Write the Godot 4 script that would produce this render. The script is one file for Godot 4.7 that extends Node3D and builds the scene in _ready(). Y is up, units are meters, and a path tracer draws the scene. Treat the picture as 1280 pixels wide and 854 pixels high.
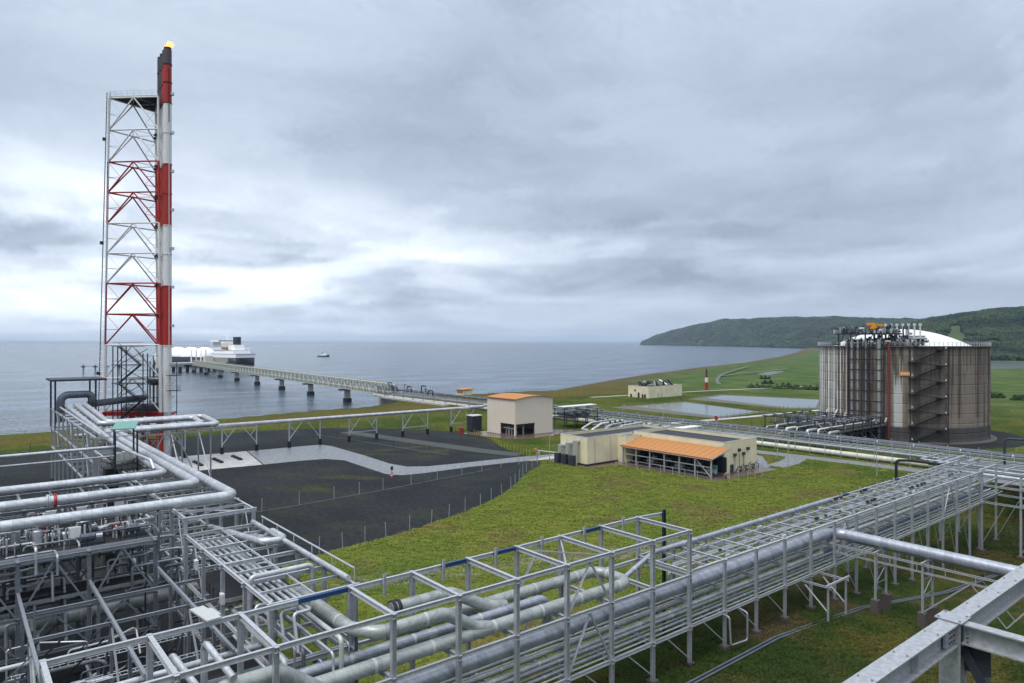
extends Node3D
# Plant grid: u runs along the long pipe rack, v towards the sea, h is up. P() turns a plant place into a point.
const FWD := Vector2(0.6317, 0.7752)
var taken := {}
var rng := RandomNumberGenerator.new()
var M := {}
var U := {}
var nz := FastNoiseLite.new()
var nf := FastNoiseLite.new()
var COAST := PackedVector2Array()
var AREAS := []          # polygons (u, v) where no grass grows

func P(u: float, v: float, h := 0.0) -> Vector3:
	return Vector3(u, h, -v)

func numbered(n: String) -> String:
	var c: int = taken.get(n, 0)
	taken[n] = c + 1
	return n if c == 0 else "%s_%03d" % [n, c]

func tag(o: Node3D, label: String, category := "", group := "", kind := "") -> Node3D:
	if label: o.set_meta("label", label)
	if category: o.set_meta("category", category)
	if group: o.set_meta("group", group)
	if kind: o.set_meta("kind", kind)
	return o

func thing(called: String, label: String, category: String, at: Vector3, group := "") -> Node3D:
	var o := Node3D.new()
	o.name = numbered(called)
	o.position = at
	add_child(o)
	tag(o, label, category, group)
	return o

func part(p: Node3D, called: String, mesh: Mesh, mat: Material, xf := Transform3D()) -> MeshInstance3D:
	var m := MeshInstance3D.new()
	m.name = called
	m.mesh = mesh
	m.material_override = mat
	p.add_child(m, true)
	m.transform = p.global_transform.affine_inverse() * xf
	return m

func ordinal(n: int) -> String:
	var ones := ["", "first", "second", "third", "fourth", "fifth", "sixth", "seventh", "eighth", "ninth", "tenth", "eleventh", "twelfth", "thirteenth", "fourteenth", "fifteenth", "sixteenth", "seventeenth", "eighteenth", "nineteenth"]
	if n < 20: return ones[n]
	var tens := ["twenty", "thirty", "forty", "fifty"]
	var round_ := ["twentieth", "thirtieth", "fortieth", "fiftieth"]
	return round_[n / 10 - 2] if n % 10 == 0 else tens[n / 10 - 2] + "-" + ones[n % 10]

func struct(called: String, mesh: Mesh, mat: Material, at := Vector3.ZERO) -> MeshInstance3D:
	var m := MeshInstance3D.new()
	m.name = numbered(called)
	m.mesh = mesh
	m.material_override = mat
	m.position = at
	m.set_meta("kind", "structure")
	add_child(m)
	return m

# ------------------------------------------------------------------ unit meshes
func extrude_unit(poly: PackedVector2Array) -> ArrayMesh:      # along z from -0.5 to 0.5
	var st := SurfaceTool.new()
	st.begin(Mesh.PRIMITIVE_TRIANGLES)
	var n := poly.size()
	st.set_smooth_group(-1)
	for i in n:
		var a := poly[i]
		var b := poly[(i + 1) % n]
		var q := [Vector3(a.x, a.y, -0.5), Vector3(b.x, b.y, -0.5), Vector3(b.x, b.y, 0.5), Vector3(a.x, a.y, 0.5)]
		for k in [0, 1, 2, 0, 2, 3]: st.add_vertex(q[k])
	var t := Geometry2D.triangulate_polygon(poly)
	for z in [-0.5, 0.5]:
		for k in range(0, t.size(), 3):
			var o := [t[k], t[k + 1], t[k + 2]] if z < 0 else [t[k], t[k + 2], t[k + 1]]
			for i in o: st.add_vertex(Vector3(poly[i].x, poly[i].y, z))
	st.generate_normals()
	return st.commit()

func make_units() -> void:
	var f := 0.07
	var w := 0.06
	U.i = extrude_unit(PackedVector2Array([Vector2(-.5, -.5), Vector2(.5, -.5), Vector2(.5, -.5 + f), Vector2(w, -.5 + f), Vector2(w, .5 - f), Vector2(.5, .5 - f), Vector2(.5, .5), Vector2(-.5, .5), Vector2(-.5, .5 - f), Vector2(-w, .5 - f), Vector2(-w, -.5 + f), Vector2(-.5, -.5 + f)]))
	U.l = extrude_unit(PackedVector2Array([Vector2(-.5, -.5), Vector2(.5, -.5), Vector2(.5, -.36), Vector2(-.36, -.36), Vector2(-.36, .5), Vector2(-.5, .5)]))
	var b := BoxMesh.new()
	b.size = Vector3.ONE
	U.box = b
	for s in [[6, "c6"], [10, "c10"], [20, "c20"]]:
		var c := CylinderMesh.new()
		c.top_radius = 0.5
		c.bottom_radius = 0.5
		c.height = 1.0
		c.radial_segments = s[0]
		c.rings = 0
		U[s[1]] = c
	var s2 := SphereMesh.new()
	s2.radius = 0.5
	s2.height = 1.0
	s2.radial_segments = 12
	s2.rings = 6
	U.ball = s2
	var s3 := SphereMesh.new()
	s3.radius = 0.5
	s3.height = 1.0
	s3.radial_segments = 32
	s3.rings = 16
	U.dome = s3

func along(a: Vector3, b: Vector3, w: float, d: float, up := Vector3.UP) -> Transform3D:
	var z := b - a
	var n := z.normalized()
	if absf(n.dot(up)) > 0.98: up = Vector3.RIGHT
	var x := up.cross(n).normalized()
	return Transform3D(Basis(x * w, n.cross(x) * d, z), (a + b) * 0.5)

func beam(p: Node3D, called: String, a: Vector3, b: Vector3, w: float, d: float, mat: Material, unit := "i", up := Vector3.UP) -> MeshInstance3D:
	return part(p, called, U[unit], mat, along(a, b, w, d, up))

func rod(p: Node3D, called: String, a: Vector3, b: Vector3, r: float, mat: Material, unit := "c6") -> MeshInstance3D:
	var n := (b - a).normalized()
	var x := (Vector3.RIGHT if absf(n.x) < 0.9 else Vector3.UP).cross(n).normalized()
	return part(p, called, U[unit], mat, Transform3D(Basis(x * r * 2, b - a, x.cross(n) * r * 2), (a + b) * 0.5))

func box(p: Node3D, called: String, lo: Vector3, hi: Vector3, mat: Material) -> MeshInstance3D:
	return part(p, called, U.box, mat, Transform3D(Basis.from_scale((hi - lo).abs()), (lo + hi) * 0.5))

# joined small pieces
func st_new() -> SurfaceTool:
	var st := SurfaceTool.new()
	st.begin(Mesh.PRIMITIVE_TRIANGLES)
	return st

func st_beam(st: SurfaceTool, a: Vector3, b: Vector3, w: float, d: float, unit := "box") -> void:
	st.append_from(U[unit], 0, along(a, b, w, d))

func st_box(st: SurfaceTool, lo: Vector3, hi: Vector3) -> void:
	st.append_from(U.box, 0, Transform3D(Basis.from_scale((hi - lo).abs()), (lo + hi) * 0.5))

func st_rod(st: SurfaceTool, a: Vector3, b: Vector3, r: float, unit := "c6") -> void:
	var n := (b - a).normalized()
	var x := (Vector3.RIGHT if absf(n.x) < 0.9 else Vector3.UP).cross(n).normalized()
	st.append_from(U[unit], 0, Transform3D(Basis(x * r * 2, b - a, x.cross(n) * r * 2), (a + b) * 0.5))

func joined(p: Node3D, called: String, st: SurfaceTool, mat: Material, kind := "") -> MeshInstance3D:
	var m := part(p, called, st.commit(), mat)
	if kind: m.set_meta("kind", kind)
	return m

# a swept round pipe with rounded bends, made round its first point
func tube(pts: Array, r: float, bend: float, sides := 12) -> ArrayMesh:
	var path := []      # [place, direction]
	var o: Vector3 = pts[0]
	path.append([Vector3.ZERO, (pts[1] - o).normalized()])
	for i in range(1, pts.size() - 1):
		var a: Vector3 = (pts[i] - pts[i - 1]).normalized()
		var b: Vector3 = (pts[i + 1] - pts[i]).normalized()
		var ang := a.angle_to(b)
		if ang < 0.02: continue
		var t := tan(ang / 2) * bend
		t = minf(t, 0.48 * minf(pts[i].distance_to(pts[i - 1]), pts[i].distance_to(pts[i + 1])))
		var rr := t / tan(ang / 2)
		var s: Vector3 = pts[i] - o - a * t
		var axis := a.cross(b).normalized()
		var c := s + axis.cross(a) * rr
		var n := maxi(2, int(ceil(ang / 0.26)))
		for k in n + 1:
			var q := Basis(axis, ang * k / n)
			path.append([c + q * (s - c), q * a])
	path.append([pts[-1] - o, (pts[-1] - pts[-2]).normalized()])
	var vs := PackedVector3Array()
	var ns := PackedVector3Array()
	var uv := PackedVector2Array()
	var ix := PackedInt32Array()
	var d0: Vector3 = path[0][1]
	var x := (Vector3.UP if absf(d0.y) < 0.9 else Vector3.RIGHT).cross(d0).normalized()
	var length := 0.0
	for i in path.size():
		var d: Vector3 = path[i][1]
		x = (x - d * x.dot(d)).normalized()
		var y := d.cross(x)
		if i: length += path[i][0].distance_to(path[i - 1][0])
		for k in sides + 1:
			var a := TAU * k / sides
			var nn := x * cos(a) + y * sin(a)
			vs.append(path[i][0] + nn * r)
			ns.append(nn)
			uv.append(Vector2(float(k) / sides, length / 8.0))
			if i and k < sides:
				var w := sides + 1
				var e := i * w + k
				ix.append_array(PackedInt32Array([e - w, e, e - w + 1, e, e + 1, e - w + 1]))
	for e in [0, path.size() - 1]:
		var base := vs.size()
		var d: Vector3 = path[e][1] * (-1.0 if e == 0 else 1.0)
		for k in sides:
			vs.append(vs[e * (sides + 1) + k])
			ns.append(d)
			uv.append(Vector2(0.1, 0.1))
		for k in range(1, sides - 1):
			ix.append_array(PackedInt32Array([base, base + k, base + k + 1] if e == 0 else [base, base + k + 1, base + k]))
	var arr := []
	arr.resize(Mesh.ARRAY_MAX)
	arr[Mesh.ARRAY_VERTEX] = vs
	arr[Mesh.ARRAY_NORMAL] = ns
	arr[Mesh.ARRAY_TEX_UV] = uv
	arr[Mesh.ARRAY_INDEX] = ix
	var m := ArrayMesh.new()
	m.add_surface_from_arrays(Mesh.PRIMITIVE_TRIANGLES, arr)
	return m

# one pipe with its clamp bands: bands every `step` metres (0 = none), shoes drop by `shoe` metres
func pipe(label: String, pts: Array, r: float, mat: Material, bend := -1.0, step := 0.0, group := "", called := "pipe", shoe := 0.0) -> Node3D:
	var t := thing(called, label, "pipe", pts[0], group)
	part(t, "pipe_run", tube(pts, r, r * 2.6 if bend < 0 else bend, 16 if r > 0.35 else (10 if r > 0.12 else 6)), mat, Transform3D(Basis(), pts[0]))
	if step > 0:
		for i in pts.size() - 1:
			var a: Vector3 = pts[i]
			var b: Vector3 = pts[i + 1]
			var d := (b - a).normalized()
			var L := a.distance_to(b)
			var s := step * (0.35 + 0.3 * rng.randf())
			while s < L - r * 3:
				var c := a + d * s
				rod(t, "clamp_band", c - d * 0.13, c + d * 0.13, r * 1.035, M.band, "c20" if r > 0.35 else "c10")
				if shoe > 0 and absf(d.y) < 0.1:
					box(t, "pipe_shoe", c + Vector3(-.14, -r - shoe, -.14), c + Vector3(.14, -r * 0.9, .14), M.steel)
				s += step * (0.85 + 0.3 * rng.randf())
	return t

# ------------------------------------------------------------------ materials
func mat(c: Color, rough: float, metal := 0.0) -> StandardMaterial3D:
	var m := StandardMaterial3D.new()
	m.albedo_color = c
	m.roughness = rough
	m.metallic = metal
	return m

func tri(m: StandardMaterial3D, t: Texture2D, metres: float, world := true) -> StandardMaterial3D:
	m.albedo_texture = t
	m.uv1_triplanar = true
	m.uv1_world_triplanar = world
	m.uv1_scale = Vector3.ONE / metres
	return m

func detail(m: StandardMaterial3D, t: Texture2D, metres: float) -> StandardMaterial3D:
	m.detail_enabled = true
	m.detail_albedo = t
	m.detail_blend_mode = BaseMaterial3D.BLEND_MODE_MUL
	m.detail_uv_layer = BaseMaterial3D.DETAIL_UV_2
	m.uv2_triplanar = true
	m.uv2_world_triplanar = true
	m.uv2_scale = Vector3.ONE / metres
	return m

func noise_tex(size: int, freq: float, lo: float, hi: float, octaves := 5, sd := 1, kind := FastNoiseLite.TYPE_SIMPLEX_SMOOTH) -> ImageTexture:
	var n := FastNoiseLite.new()
	n.noise_type = kind
	n.frequency = freq
	n.seed = sd
	n.fractal_octaves = octaves
	var im := n.get_seamless_image(size, size)
	im.convert(Image.FORMAT_RGB8)
	var data := im.get_data()
	for i in data.size(): data[i] = int(255.0 * lerpf(lo, hi, data[i] / 255.0))
	return ImageTexture.create_from_image(Image.create_from_data(size, size, false, Image.FORMAT_RGB8, data))

func bump_tex(size: int, freq: float, strength: float, octaves := 5, sd := 1) -> ImageTexture:
	var n := FastNoiseLite.new()
	n.noise_type = FastNoiseLite.TYPE_SIMPLEX_SMOOTH
	n.frequency = freq
	n.seed = sd
	n.fractal_octaves = octaves
	var im := n.get_seamless_image(size, size)
	im.convert(Image.FORMAT_RGBA8)
	im.bump_map_to_normal_map(strength)
	return ImageTexture.create_from_image(im)

func cladding(sd: int, tone := 0.16) -> ImageTexture:      # sheet-metal jacket: one-metre sheets with dark lap joints, streaks and spots
	var w := 128
	var h := 1024
	var im := Image.create(w, h, false, Image.FORMAT_RGB8)
	var r := RandomNumberGenerator.new()
	r.seed = sd
	var n := FastNoiseLite.new()
	n.seed = sd
	n.frequency = 0.02
	n.fractal_octaves = 4
	var t := []
	for i in 8: t.append(1.0 - tone * r.randf())
	for y in h:
		var cell := y / 128
		var along_ := y % 128
		for x in w:
			var v: float = t[cell] + 0.11 * n.get_noise_2d(64 * cos(TAU * x / w) + 300, y * 0.6 + 64 * sin(TAU * x / w))
			v += 0.05 * n.get_noise_2d(x * 6.0, y * 5.0)
			if along_ < 3: v *= 0.72
			elif along_ < 6: v *= 1.05
			im.set_pixel(x, y, Color(v, v, v).clamp())
	return ImageTexture.create_from_image(im)

func make_materials() -> void:
	var worn := noise_tex(256, 0.02, 0.87, 1.0, 5, 3)
	var fine := noise_tex(256, 0.06, 0.86, 1.0, 4, 4)
	var blotch := noise_tex(512, 0.012, 0.80, 1.0, 6, 8)
	M.worn = worn
	M.fine = fine
	M.steel = detail(tri(mat(Color(0.84, 0.85, 0.87), 0.42, 0.55), worn, 3.0), fine, 0.6)
	M.steel_far = tri(mat(Color(0.74, 0.75, 0.77), 0.5, 0.4), worn, 6.0)
	M.steel_dark = tri(mat(Color(0.20, 0.22, 0.27), 0.6, 0.2), worn, 3.0)
	M.grating = tri(mat(Color(0.095, 0.10, 0.12), 0.85), fine, 1.0)
	M.footing = tri(mat(Color(0.34, 0.31, 0.29), 0.9), blotch, 2.0)
	M.band = tri(mat(Color(0.76, 0.77, 0.76), 0.45, 0.2), worn, 2.0)
	M.alu = mat(Color(0.76, 0.77, 0.79), 0.42, 0.55)
	M.alu.albedo_texture = cladding(5, 0.10)
	M.cryo = mat(Color(0.64, 0.66, 0.65), 0.45, 0.35)
	M.cryo.albedo_texture = cladding(9, 0.09)
	M.galv = mat(Color(0.66, 0.68, 0.72), 0.42, 0.5)
	M.galv.albedo_texture = cladding(14, 0.14)
	M.pale = mat(Color(0.80, 0.80, 0.76), 0.6, 0.0)
	M.pale.albedo_texture = cladding(21, 0.08)
	M.dark_pipe = mat(Color(0.36, 0.38, 0.42), 0.5, 0.3)
	M.dark_pipe.albedo_texture = M.alu.albedo_texture
	M.blue = tri(mat(Color(0.13, 0.28, 0.47), 0.5), worn, 2.0)
	M.orange = tri(mat(Color(0.71, 0.48, 0.26), 0.75), worn, 4.0)
	M.yellow = mat(Color(0.85, 0.55, 0.08), 0.55)
	M.red = tri(mat(Color(0.66, 0.11, 0.07), 0.5), worn, 4.0)
	M.red_dull = tri(mat(Color(0.50, 0.20, 0.20), 0.6), worn, 4.0)
	M.riser_grey = tri(mat(Color(0.30, 0.28, 0.30), 0.6, 0.2), worn, 2.0)
	M.orange_red = tri(mat(Color(0.72, 0.22, 0.11), 0.5), worn, 4.0)
	M.orange_dark = tri(mat(Color(0.60, 0.34, 0.15), 0.6), worn, 4.0)
	M.jetty_steel = tri(mat(Color(0.70, 0.71, 0.67), 0.6, 0.1), worn, 6.0)
	M.jetty_deck = tri(mat(Color(0.72, 0.71, 0.64), 0.7), worn, 6.0)
	M.hull = tri(mat(Color(0.07, 0.10, 0.15), 0.5), worn, 20.0)
	M.ship_white = mat(Color(0.97, 0.97, 0.97), 0.5)
	M.steel_near = detail(tri(mat(Color(0.76, 0.77, 0.79), 0.5, 0.5), noise_tex(512, 0.02, 0.80, 1.0, 6, 71), 1.6), noise_tex(256, 0.05, 0.91, 1.0, 3, 72, FastNoiseLite.TYPE_CELLULAR), 0.16)
	M.steel_mid = detail(tri(mat(Color(0.62, 0.64, 0.67), 0.45, 0.5), worn, 3.0), fine, 0.6)  # darker copy of steel; depth shading of the left module put into its colour
	M.drain_stone = tri(mat(Color(0.36, 0.37, 0.37), 0.85), worn, 3.0)
	M.leaf = mat(Color(0.20, 0.30, 0.14), 0.9)
	M.jacket = mat(Color(0.55, 0.36, 0.32), 0.85)
	M.redlight = mat(Color(0.85, 0.30, 0.36), 0.5)
	M.white = tri(mat(Color(0.88, 0.88, 0.88), 0.5), worn, 5.0)
	M.soot = tri(mat(Color(0.12, 0.11, 0.12), 0.7, 0.2), worn, 2.0)
	M.black = mat(Color(0.05, 0.05, 0.06), 0.7)
	M.beige = tri(mat(Color(0.90, 0.86, 0.73), 0.75), worn, 40.0)
	M.beige_pink = mat(Color(0.81, 0.765, 0.71), 0.75)
	M.roof_dark = tri(mat(Color(0.13, 0.15, 0.19), 0.7), blotch, 12.0)
	M.wet_slab = tri(mat(Color(0.42, 0.36, 0.33), 0.25), blotch, 14.0)
	M.teal = tri(mat(Color(0.42, 0.60, 0.56), 0.6), worn, 4.0)
	M.navy = tri(mat(Color(0.10, 0.13, 0.20), 0.5), worn, 4.0)
	M.glass = mat(Color(0.03, 0.04, 0.05), 0.1)
	M.path = detail(tri(mat(Color(0.60, 0.61, 0.63), 0.42), noise_tex(512, 0.02, 0.62, 1.0, 6, 61), 16.0), blotch, 3.0)
	M.pad = detail(tri(mat(Color(0.76, 0.75, 0.74), 0.55), blotch, 22.0), worn, 3.0)
	M.kerb = tri(mat(Color(0.62, 0.62, 0.62), 0.8), worn, 3.0)
	M.post = mat(Color(0.62, 0.64, 0.64), 0.6, 0.3)
	M.post_dark = mat(Color(0.20, 0.22, 0.20), 0.7, 0.2)
	M.post_yellow = mat(Color(0.62, 0.62, 0.20), 0.7)
	var vc := mat(Color.WHITE, 0.95)
	vc.vertex_color_use_as_albedo = true
	vc.metallic_specular = 0.15
	M.vc = vc
	var gr: StandardMaterial3D = detail(tri(mat(Color.WHITE, 0.95), noise_tex(1024, 0.012, 0.66, 1.0, 6, 21), 26.0), noise_tex(512, 0.03, 0.72, 1.0, 5, 22), 5.0)
	gr.vertex_color_use_as_albedo = true
	gr.metallic_specular = 0.12
	M.ground = gr
	var gv: StandardMaterial3D = detail(tri(mat(Color.WHITE, 0.85), noise_tex(512, 0.02, 0.62, 1.0, 6, 31), 17.0), noise_tex(256, 0.2, 0.55, 1.0, 3, 32), 2.2)
	gv.vertex_color_use_as_albedo = true
	gv.metallic_specular = 0.25
	M.gravel = gv
	var sea := mat(Color(0.30, 0.36, 0.42), 0.16)
	sea.metallic_specular = 0.5
	sea.normal_enabled = true
	sea.normal_texture = bump_tex(2048, 0.012, 10.0, 6, 41)
	sea.normal_scale = 1.5
	sea.uv1_triplanar = true
	sea.uv1_world_triplanar = true
	sea.uv1_scale = Vector3(1 / 190.0, 1 / 190.0, 1 / 130.0)
	sea.albedo_color = Color(0.34, 0.44, 0.54)
	sea.metallic_specular = 0.47
	detail(sea, noise_tex(1024, 0.008, 0.25, 1.0, 5, 52), 900.0)
	sea.uv2_scale = Vector3(1 / 1100.0, 1 / 900.0, 1 / 420.0)
	M.sea = sea
	M.pit = detail(tri(mat(Color(0.13, 0.135, 0.14), 0.8), blotch, 9.0), worn, 1.5)  # pit floor, coloured near black to carry the shade under the left module
	M.track = detail(tri(mat(Color(0.27, 0.29, 0.28), 0.9), blotch, 7.0), fine, 2.0)
	M.puddle = mat(Color(0.10, 0.11, 0.12), 0.06)
	M.liner = detail(tri(mat(Color(0.40, 0.40, 0.38), 0.8), blotch, 12.0), worn, 3.0)
	var pond := mat(Color(0.36, 0.40, 0.40), 0.12)
	pond.normal_enabled = true
	pond.normal_texture = sea.normal_texture
	pond.normal_scale = 0.12
	pond.uv1_triplanar = true
	pond.uv1_world_triplanar = true
	pond.uv1_scale = Vector3.ONE / 60.0
	M.pond = pond

# ------------------------------------------------------------------ sky: a computed overcast panorama
func sky_texture() -> ImageTexture:
	var w := 2048
	var h := 1024
	var half := h / 2
	var a := FastNoiseLite.new()
	a.seed = 12
	a.fractal_octaves = 6
	a.fractal_gain = 0.52
	a.frequency = 0.55
	a.domain_warp_enabled = true
	a.domain_warp_amplitude = 0.6
	a.domain_warp_frequency = 0.5
	var b := FastNoiseLite.new()
	b.seed = 77
	b.fractal_octaves = 4
	b.frequency = 0.16
	var out := PackedFloat32Array()
	out.resize(w * h * 3)
	for y in h:
		var el := (0.5 - (y + 0.5) / h) * PI
		for x in w:
			var az := TAU * (x + 0.5) / w
			var i := (y * w + x) * 3
			if el < 0:
				out[i] = 0.16
				out[i + 1] = 0.18
				out[i + 2] = 0.20
				continue
			var s := sin(el)
			var q := cos(el) / (s + 0.11)
			var px := sin(az) * q
			var py := cos(az) * q
			var n := a.get_noise_3d(px, py, 0.0)
			var m := b.get_noise_3d(px, py, 5.0)
			# a thick deck: darker bellies, brighter gaps; brighter overhead as overcast skies are
			var l := 0.41 + 0.78 * smoothstep(0.25, 1.0, s)
			var edge := smoothstep(0.0, 0.10, s)
			l *= 1.0 + (0.46 * n + 0.44 * m) * (0.25 + 0.75 * edge)
			# thin cloud towards the sun's side, low over the sea
			var da := wrapf(az - deg_to_rad(39.2 - 25.0), -PI, PI)
			l += 0.42 * exp(-da * da / 0.16) * exp(-pow((el - 0.10) / 0.10, 2.0)) * clampf(0.75 + 1.3 * n + 0.5 * m, 0.1, 1.7)
			l += 0.10 * exp(-el / 0.05) * exp(-da * da / 0.7)
			# the far rain-dark deck on the land side
			var dr := wrapf(az - deg_to_rad(39.2 + 22.0), -PI, PI)
			l *= 1.0 - 0.20 * exp(-dr * dr / 0.10) * exp(-pow((el - 0.12) / 0.075, 2.0)) * clampf(0.8 - n, 0.3, 1.3)
			l = clampf(l, 0.20, 1.5)
			var warm := clampf((l - 0.45) * 0.25, -0.05, 0.08)
			out[i] = l * (0.87 + warm)
			out[i + 1] = l * (1.015 + warm * 0.4)
			out[i + 2] = l * (1.24 - warm)
	var im := Image.create_from_data(w, h, false, Image.FORMAT_RGBF, out.to_byte_array())
	return ImageTexture.create_from_image(im)

# ------------------------------------------------------------------ ground
func coast_distance(p: Vector2) -> float:          # metres inland of the shore (negative at sea)
	var best := 1e9
	var side := 1.0
	for i in COAST.size() - 1:
		var a := COAST[i]
		var b := COAST[i + 1]
		var c := Geometry2D.get_closest_point_to_segment(p, a, b)
		var d := c.distance_squared_to(p)
		if d < best - 1e-6:
			best = d
			side = 1.0 if (b - a).cross(p - a) < 0 else -1.0
		elif absf(d - best) <= 1e-6 and (b - a).cross(p - a) < 0:
			side = 1.0
	return side * sqrt(best)

func ground_h(u: float, v: float) -> float:
	var h := -5.5 * smoothstep(84.0, 150.0, u) * smoothstep(74.0, 54.0, v) * smoothstep(215.0, 190.0, u)
	if v > 300 or u > 400 or u < -200:
		var d := coast_distance(Vector2(u, v))
		var wide := lerpf(13.0, 75.0, smoothstep(300.0, 500.0, u))
		h -= 9.6 * smoothstep(wide, 0.0, d)
		if d < 0: h -= minf(-d * 0.2, 8.0)
	if u > 450:
		h -= 3.0 * smoothstep(450.0, 900.0, u)
	return h

func ground_color(u: float, v: float) -> Color:
	var n := nz.get_noise_2d(u, v)                        # patches of some 40 m
	var f := nf.get_noise_2d(u, v)                        # patches of some 6 m
	var lush := Color(0.062, 0.100, 0.018)
	var olive := Color(0.128, 0.145, 0.028)
	var straw := Color(0.195, 0.150, 0.050)
	var dirt := Color(0.115, 0.085, 0.050)
	var c := lush.lerp(olive, smoothstep(-0.32, 0.32, n + 0.15 * f))
	c = c.lerp(straw, 0.6 * smoothstep(0.26, 0.62, f - 0.3 * n))
	var low := smoothstep(66.0, 50.0, v) * smoothstep(20.0, 60.0, u)      # darker ground under and before the long rack
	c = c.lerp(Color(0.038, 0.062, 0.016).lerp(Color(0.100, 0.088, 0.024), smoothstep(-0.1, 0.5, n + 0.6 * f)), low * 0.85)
	c = c.lerp(dirt, 0.75 * smoothstep(0.22, 0.5, nf.get_noise_2d(u * 0.7 + 400, v * 0.7)) * smoothstep(95.0, 60.0, v))
	var ditch := absf(v - (98.0 - 0.354 * (u - 45.0)) - 2.5 * f) * 0.943          # a wet, stony ditch behind the rack
	var strip := smoothstep(4.2, 2.2, ditch) * smoothstep(38.0, 46.0, u) * smoothstep(118.0, 104.0, u)
	c = c.lerp(Color(0.20, 0.185, 0.165).lerp(Color(0.07, 0.07, 0.06), smoothstep(0.0, 0.3, nf.get_noise_2d(u * 3 + 90, v * 3))), strip * smoothstep(-0.30, -0.05, nf.get_noise_2d(u * 1.5 + 40, v * 1.5)))
	c = c.lerp(Color(0.045, 0.075, 0.015), 0.6 * smoothstep(8.0, 4.0, ditch) * (1.0 - strip) * smoothstep(38.0, 46.0, u) * smoothstep(118.0, 104.0, u))
	var mead := smoothstep(60.0, 90.0, v) * smoothstep(170.0, 150.0, v) * smoothstep(200.0, 170.0, u)
	c = c.lerp(Color(0.155, 0.170, 0.030).lerp(Color(0.085, 0.125, 0.022), smoothstep(-0.1, 0.4, n)), 0.55 * mead)
	if u > 380 or v > 200:
		var far := smoothstep(360.0, 520.0, u)
		c = c.lerp(Color(0.080, 0.145, 0.040).lerp(Color(0.150, 0.195, 0.070), smoothstep(-0.3, 0.4, n)), far)
		if v > 230 or u > 300:
			var d := coast_distance(Vector2(u, v))
			c = c.lerp(Color(0.165, 0.115, 0.070), 0.95 * smoothstep(115.0, 45.0, d + 35.0 * n) * far)
			c = c.lerp(Color(0.14, 0.115, 0.085), smoothstep(30.0, 6.0, d) * far)
			var tan_ := smoothstep(40.0, 15.0, absf(d - 52.0 - 20.0 * n)) * (1.0 - far) * smoothstep(290.0, 320.0, v)
			c = c.lerp(Color(0.17, 0.125, 0.045), 0.75 * tan_)
	var blot := nf.get_noise_2d(u * 0.45 + 900, v * 0.45)
	c = c.lerp(Color(0.120, 0.092, 0.040), 0.55 * smoothstep(0.12, 0.45, blot) * smoothstep(300.0, 200.0, v))
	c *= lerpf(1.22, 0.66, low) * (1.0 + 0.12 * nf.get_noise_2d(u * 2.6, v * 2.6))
	c.a = 1
	return c

func build_ground() -> void:
	var rings := [0.0, 25.0]
	while rings[-1] < 14000.0: rings.append(rings[-1] * 1.018 + 0.1)
	var cols := []                       # bearings, fine where the plant lies
	var b := -180.0
	while b < 180.0:
		cols.append(deg_to_rad(b))
		b += 0.34 if absf(b) < 48.0 else 3.0
	cols.append(PI)
	var vs := PackedVector3Array()
	var cs := PackedColorArray()
	var ix := PackedInt32Array()
	var w := cols.size()
	for i in rings.size():
		for j in w:
			var d: float = rings[i] * cos(cols[j])
			var r: float = rings[i] * sin(cols[j])
			var u := FWD.x * d + FWD.y * r
			var v := FWD.y * d - FWD.x * r
			vs.append(P(u, v, ground_h(u, v)))
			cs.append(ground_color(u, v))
	for i in rings.size() - 1:
		for j in w - 1:
			var e := i * w + j
			if vs[e].y < -15 and vs[e + w].y < -15 and vs[e + 1].y < -15 and vs[e + w + 1].y < -15: continue
			if i: ix.append_array(PackedInt32Array([e, e + w, e + 1]))
			ix.append_array(PackedInt32Array([e + 1, e + w, e + w + 1]))
	var arr := []
	arr.resize(Mesh.ARRAY_MAX)
	arr[Mesh.ARRAY_VERTEX] = vs
	arr[Mesh.ARRAY_COLOR] = cs
	arr[Mesh.ARRAY_INDEX] = ix
	var st := SurfaceTool.new()
	st.create_from_arrays(arr)
	st.generate_normals()
	struct("ground", st.commit(), M.ground)

# a flat sheet over the ground, cut into cells so that it can carry its own patches of colour
func sheet(called: String, poly: Array, h: float, m: Material, cell := 0.0, tinted := false, grassless := true) -> MeshInstance3D:
	var pg := PackedVector2Array()
	for q in poly: pg.append(Vector2(q[0], q[1]))
	if grassless: AREAS.append(pg)
	var st := st_new()
	st.set_normal(Vector3.UP)
	var cells := [pg]
	if cell > 0:
		cells = []
		var lo := pg[0]
		var hi := pg[0]
		for q in pg:
			lo = lo.min(q)
			hi = hi.max(q)
		var x := lo.x
		while x < hi.x:
			var y := lo.y
			while y < hi.y:
				var sq := PackedVector2Array([Vector2(x, y), Vector2(x + cell, y), Vector2(x + cell, y + cell), Vector2(x, y + cell)])
				cells.append_array(Geometry2D.intersect_polygons(sq, pg))
				y += cell
			x += cell
	for c in cells:
		var t := Geometry2D.triangulate_polygon(c)
		for k in range(0, t.size(), 3):
			var tr := [c[t[k]], c[t[k + 1]], c[t[k + 2]]]
			if (tr[1] - tr[0]).cross(tr[2] - tr[0]) < 0: tr.reverse()
			for q in [tr[0], tr[2], tr[1]]:
				if tinted: st.set_color(gravel_tint(q.x, q.y))
				st.add_vertex(P(q.x, q.y, h))
	return struct(called, st.commit(), m)

func smooth_poly(pts: Array, times := 2) -> Array:         # corner cutting
	var a := pts
	for t in times:
		var b := []
		for i in a.size():
			var p = a[i]
			var q = a[(i + 1) % a.size()]
			b.append([p[0] * .75 + q[0] * .25, p[1] * .75 + q[1] * .25])
			b.append([p[0] * .25 + q[0] * .75, p[1] * .25 + q[1] * .75])
		a = b
	return a

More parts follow.
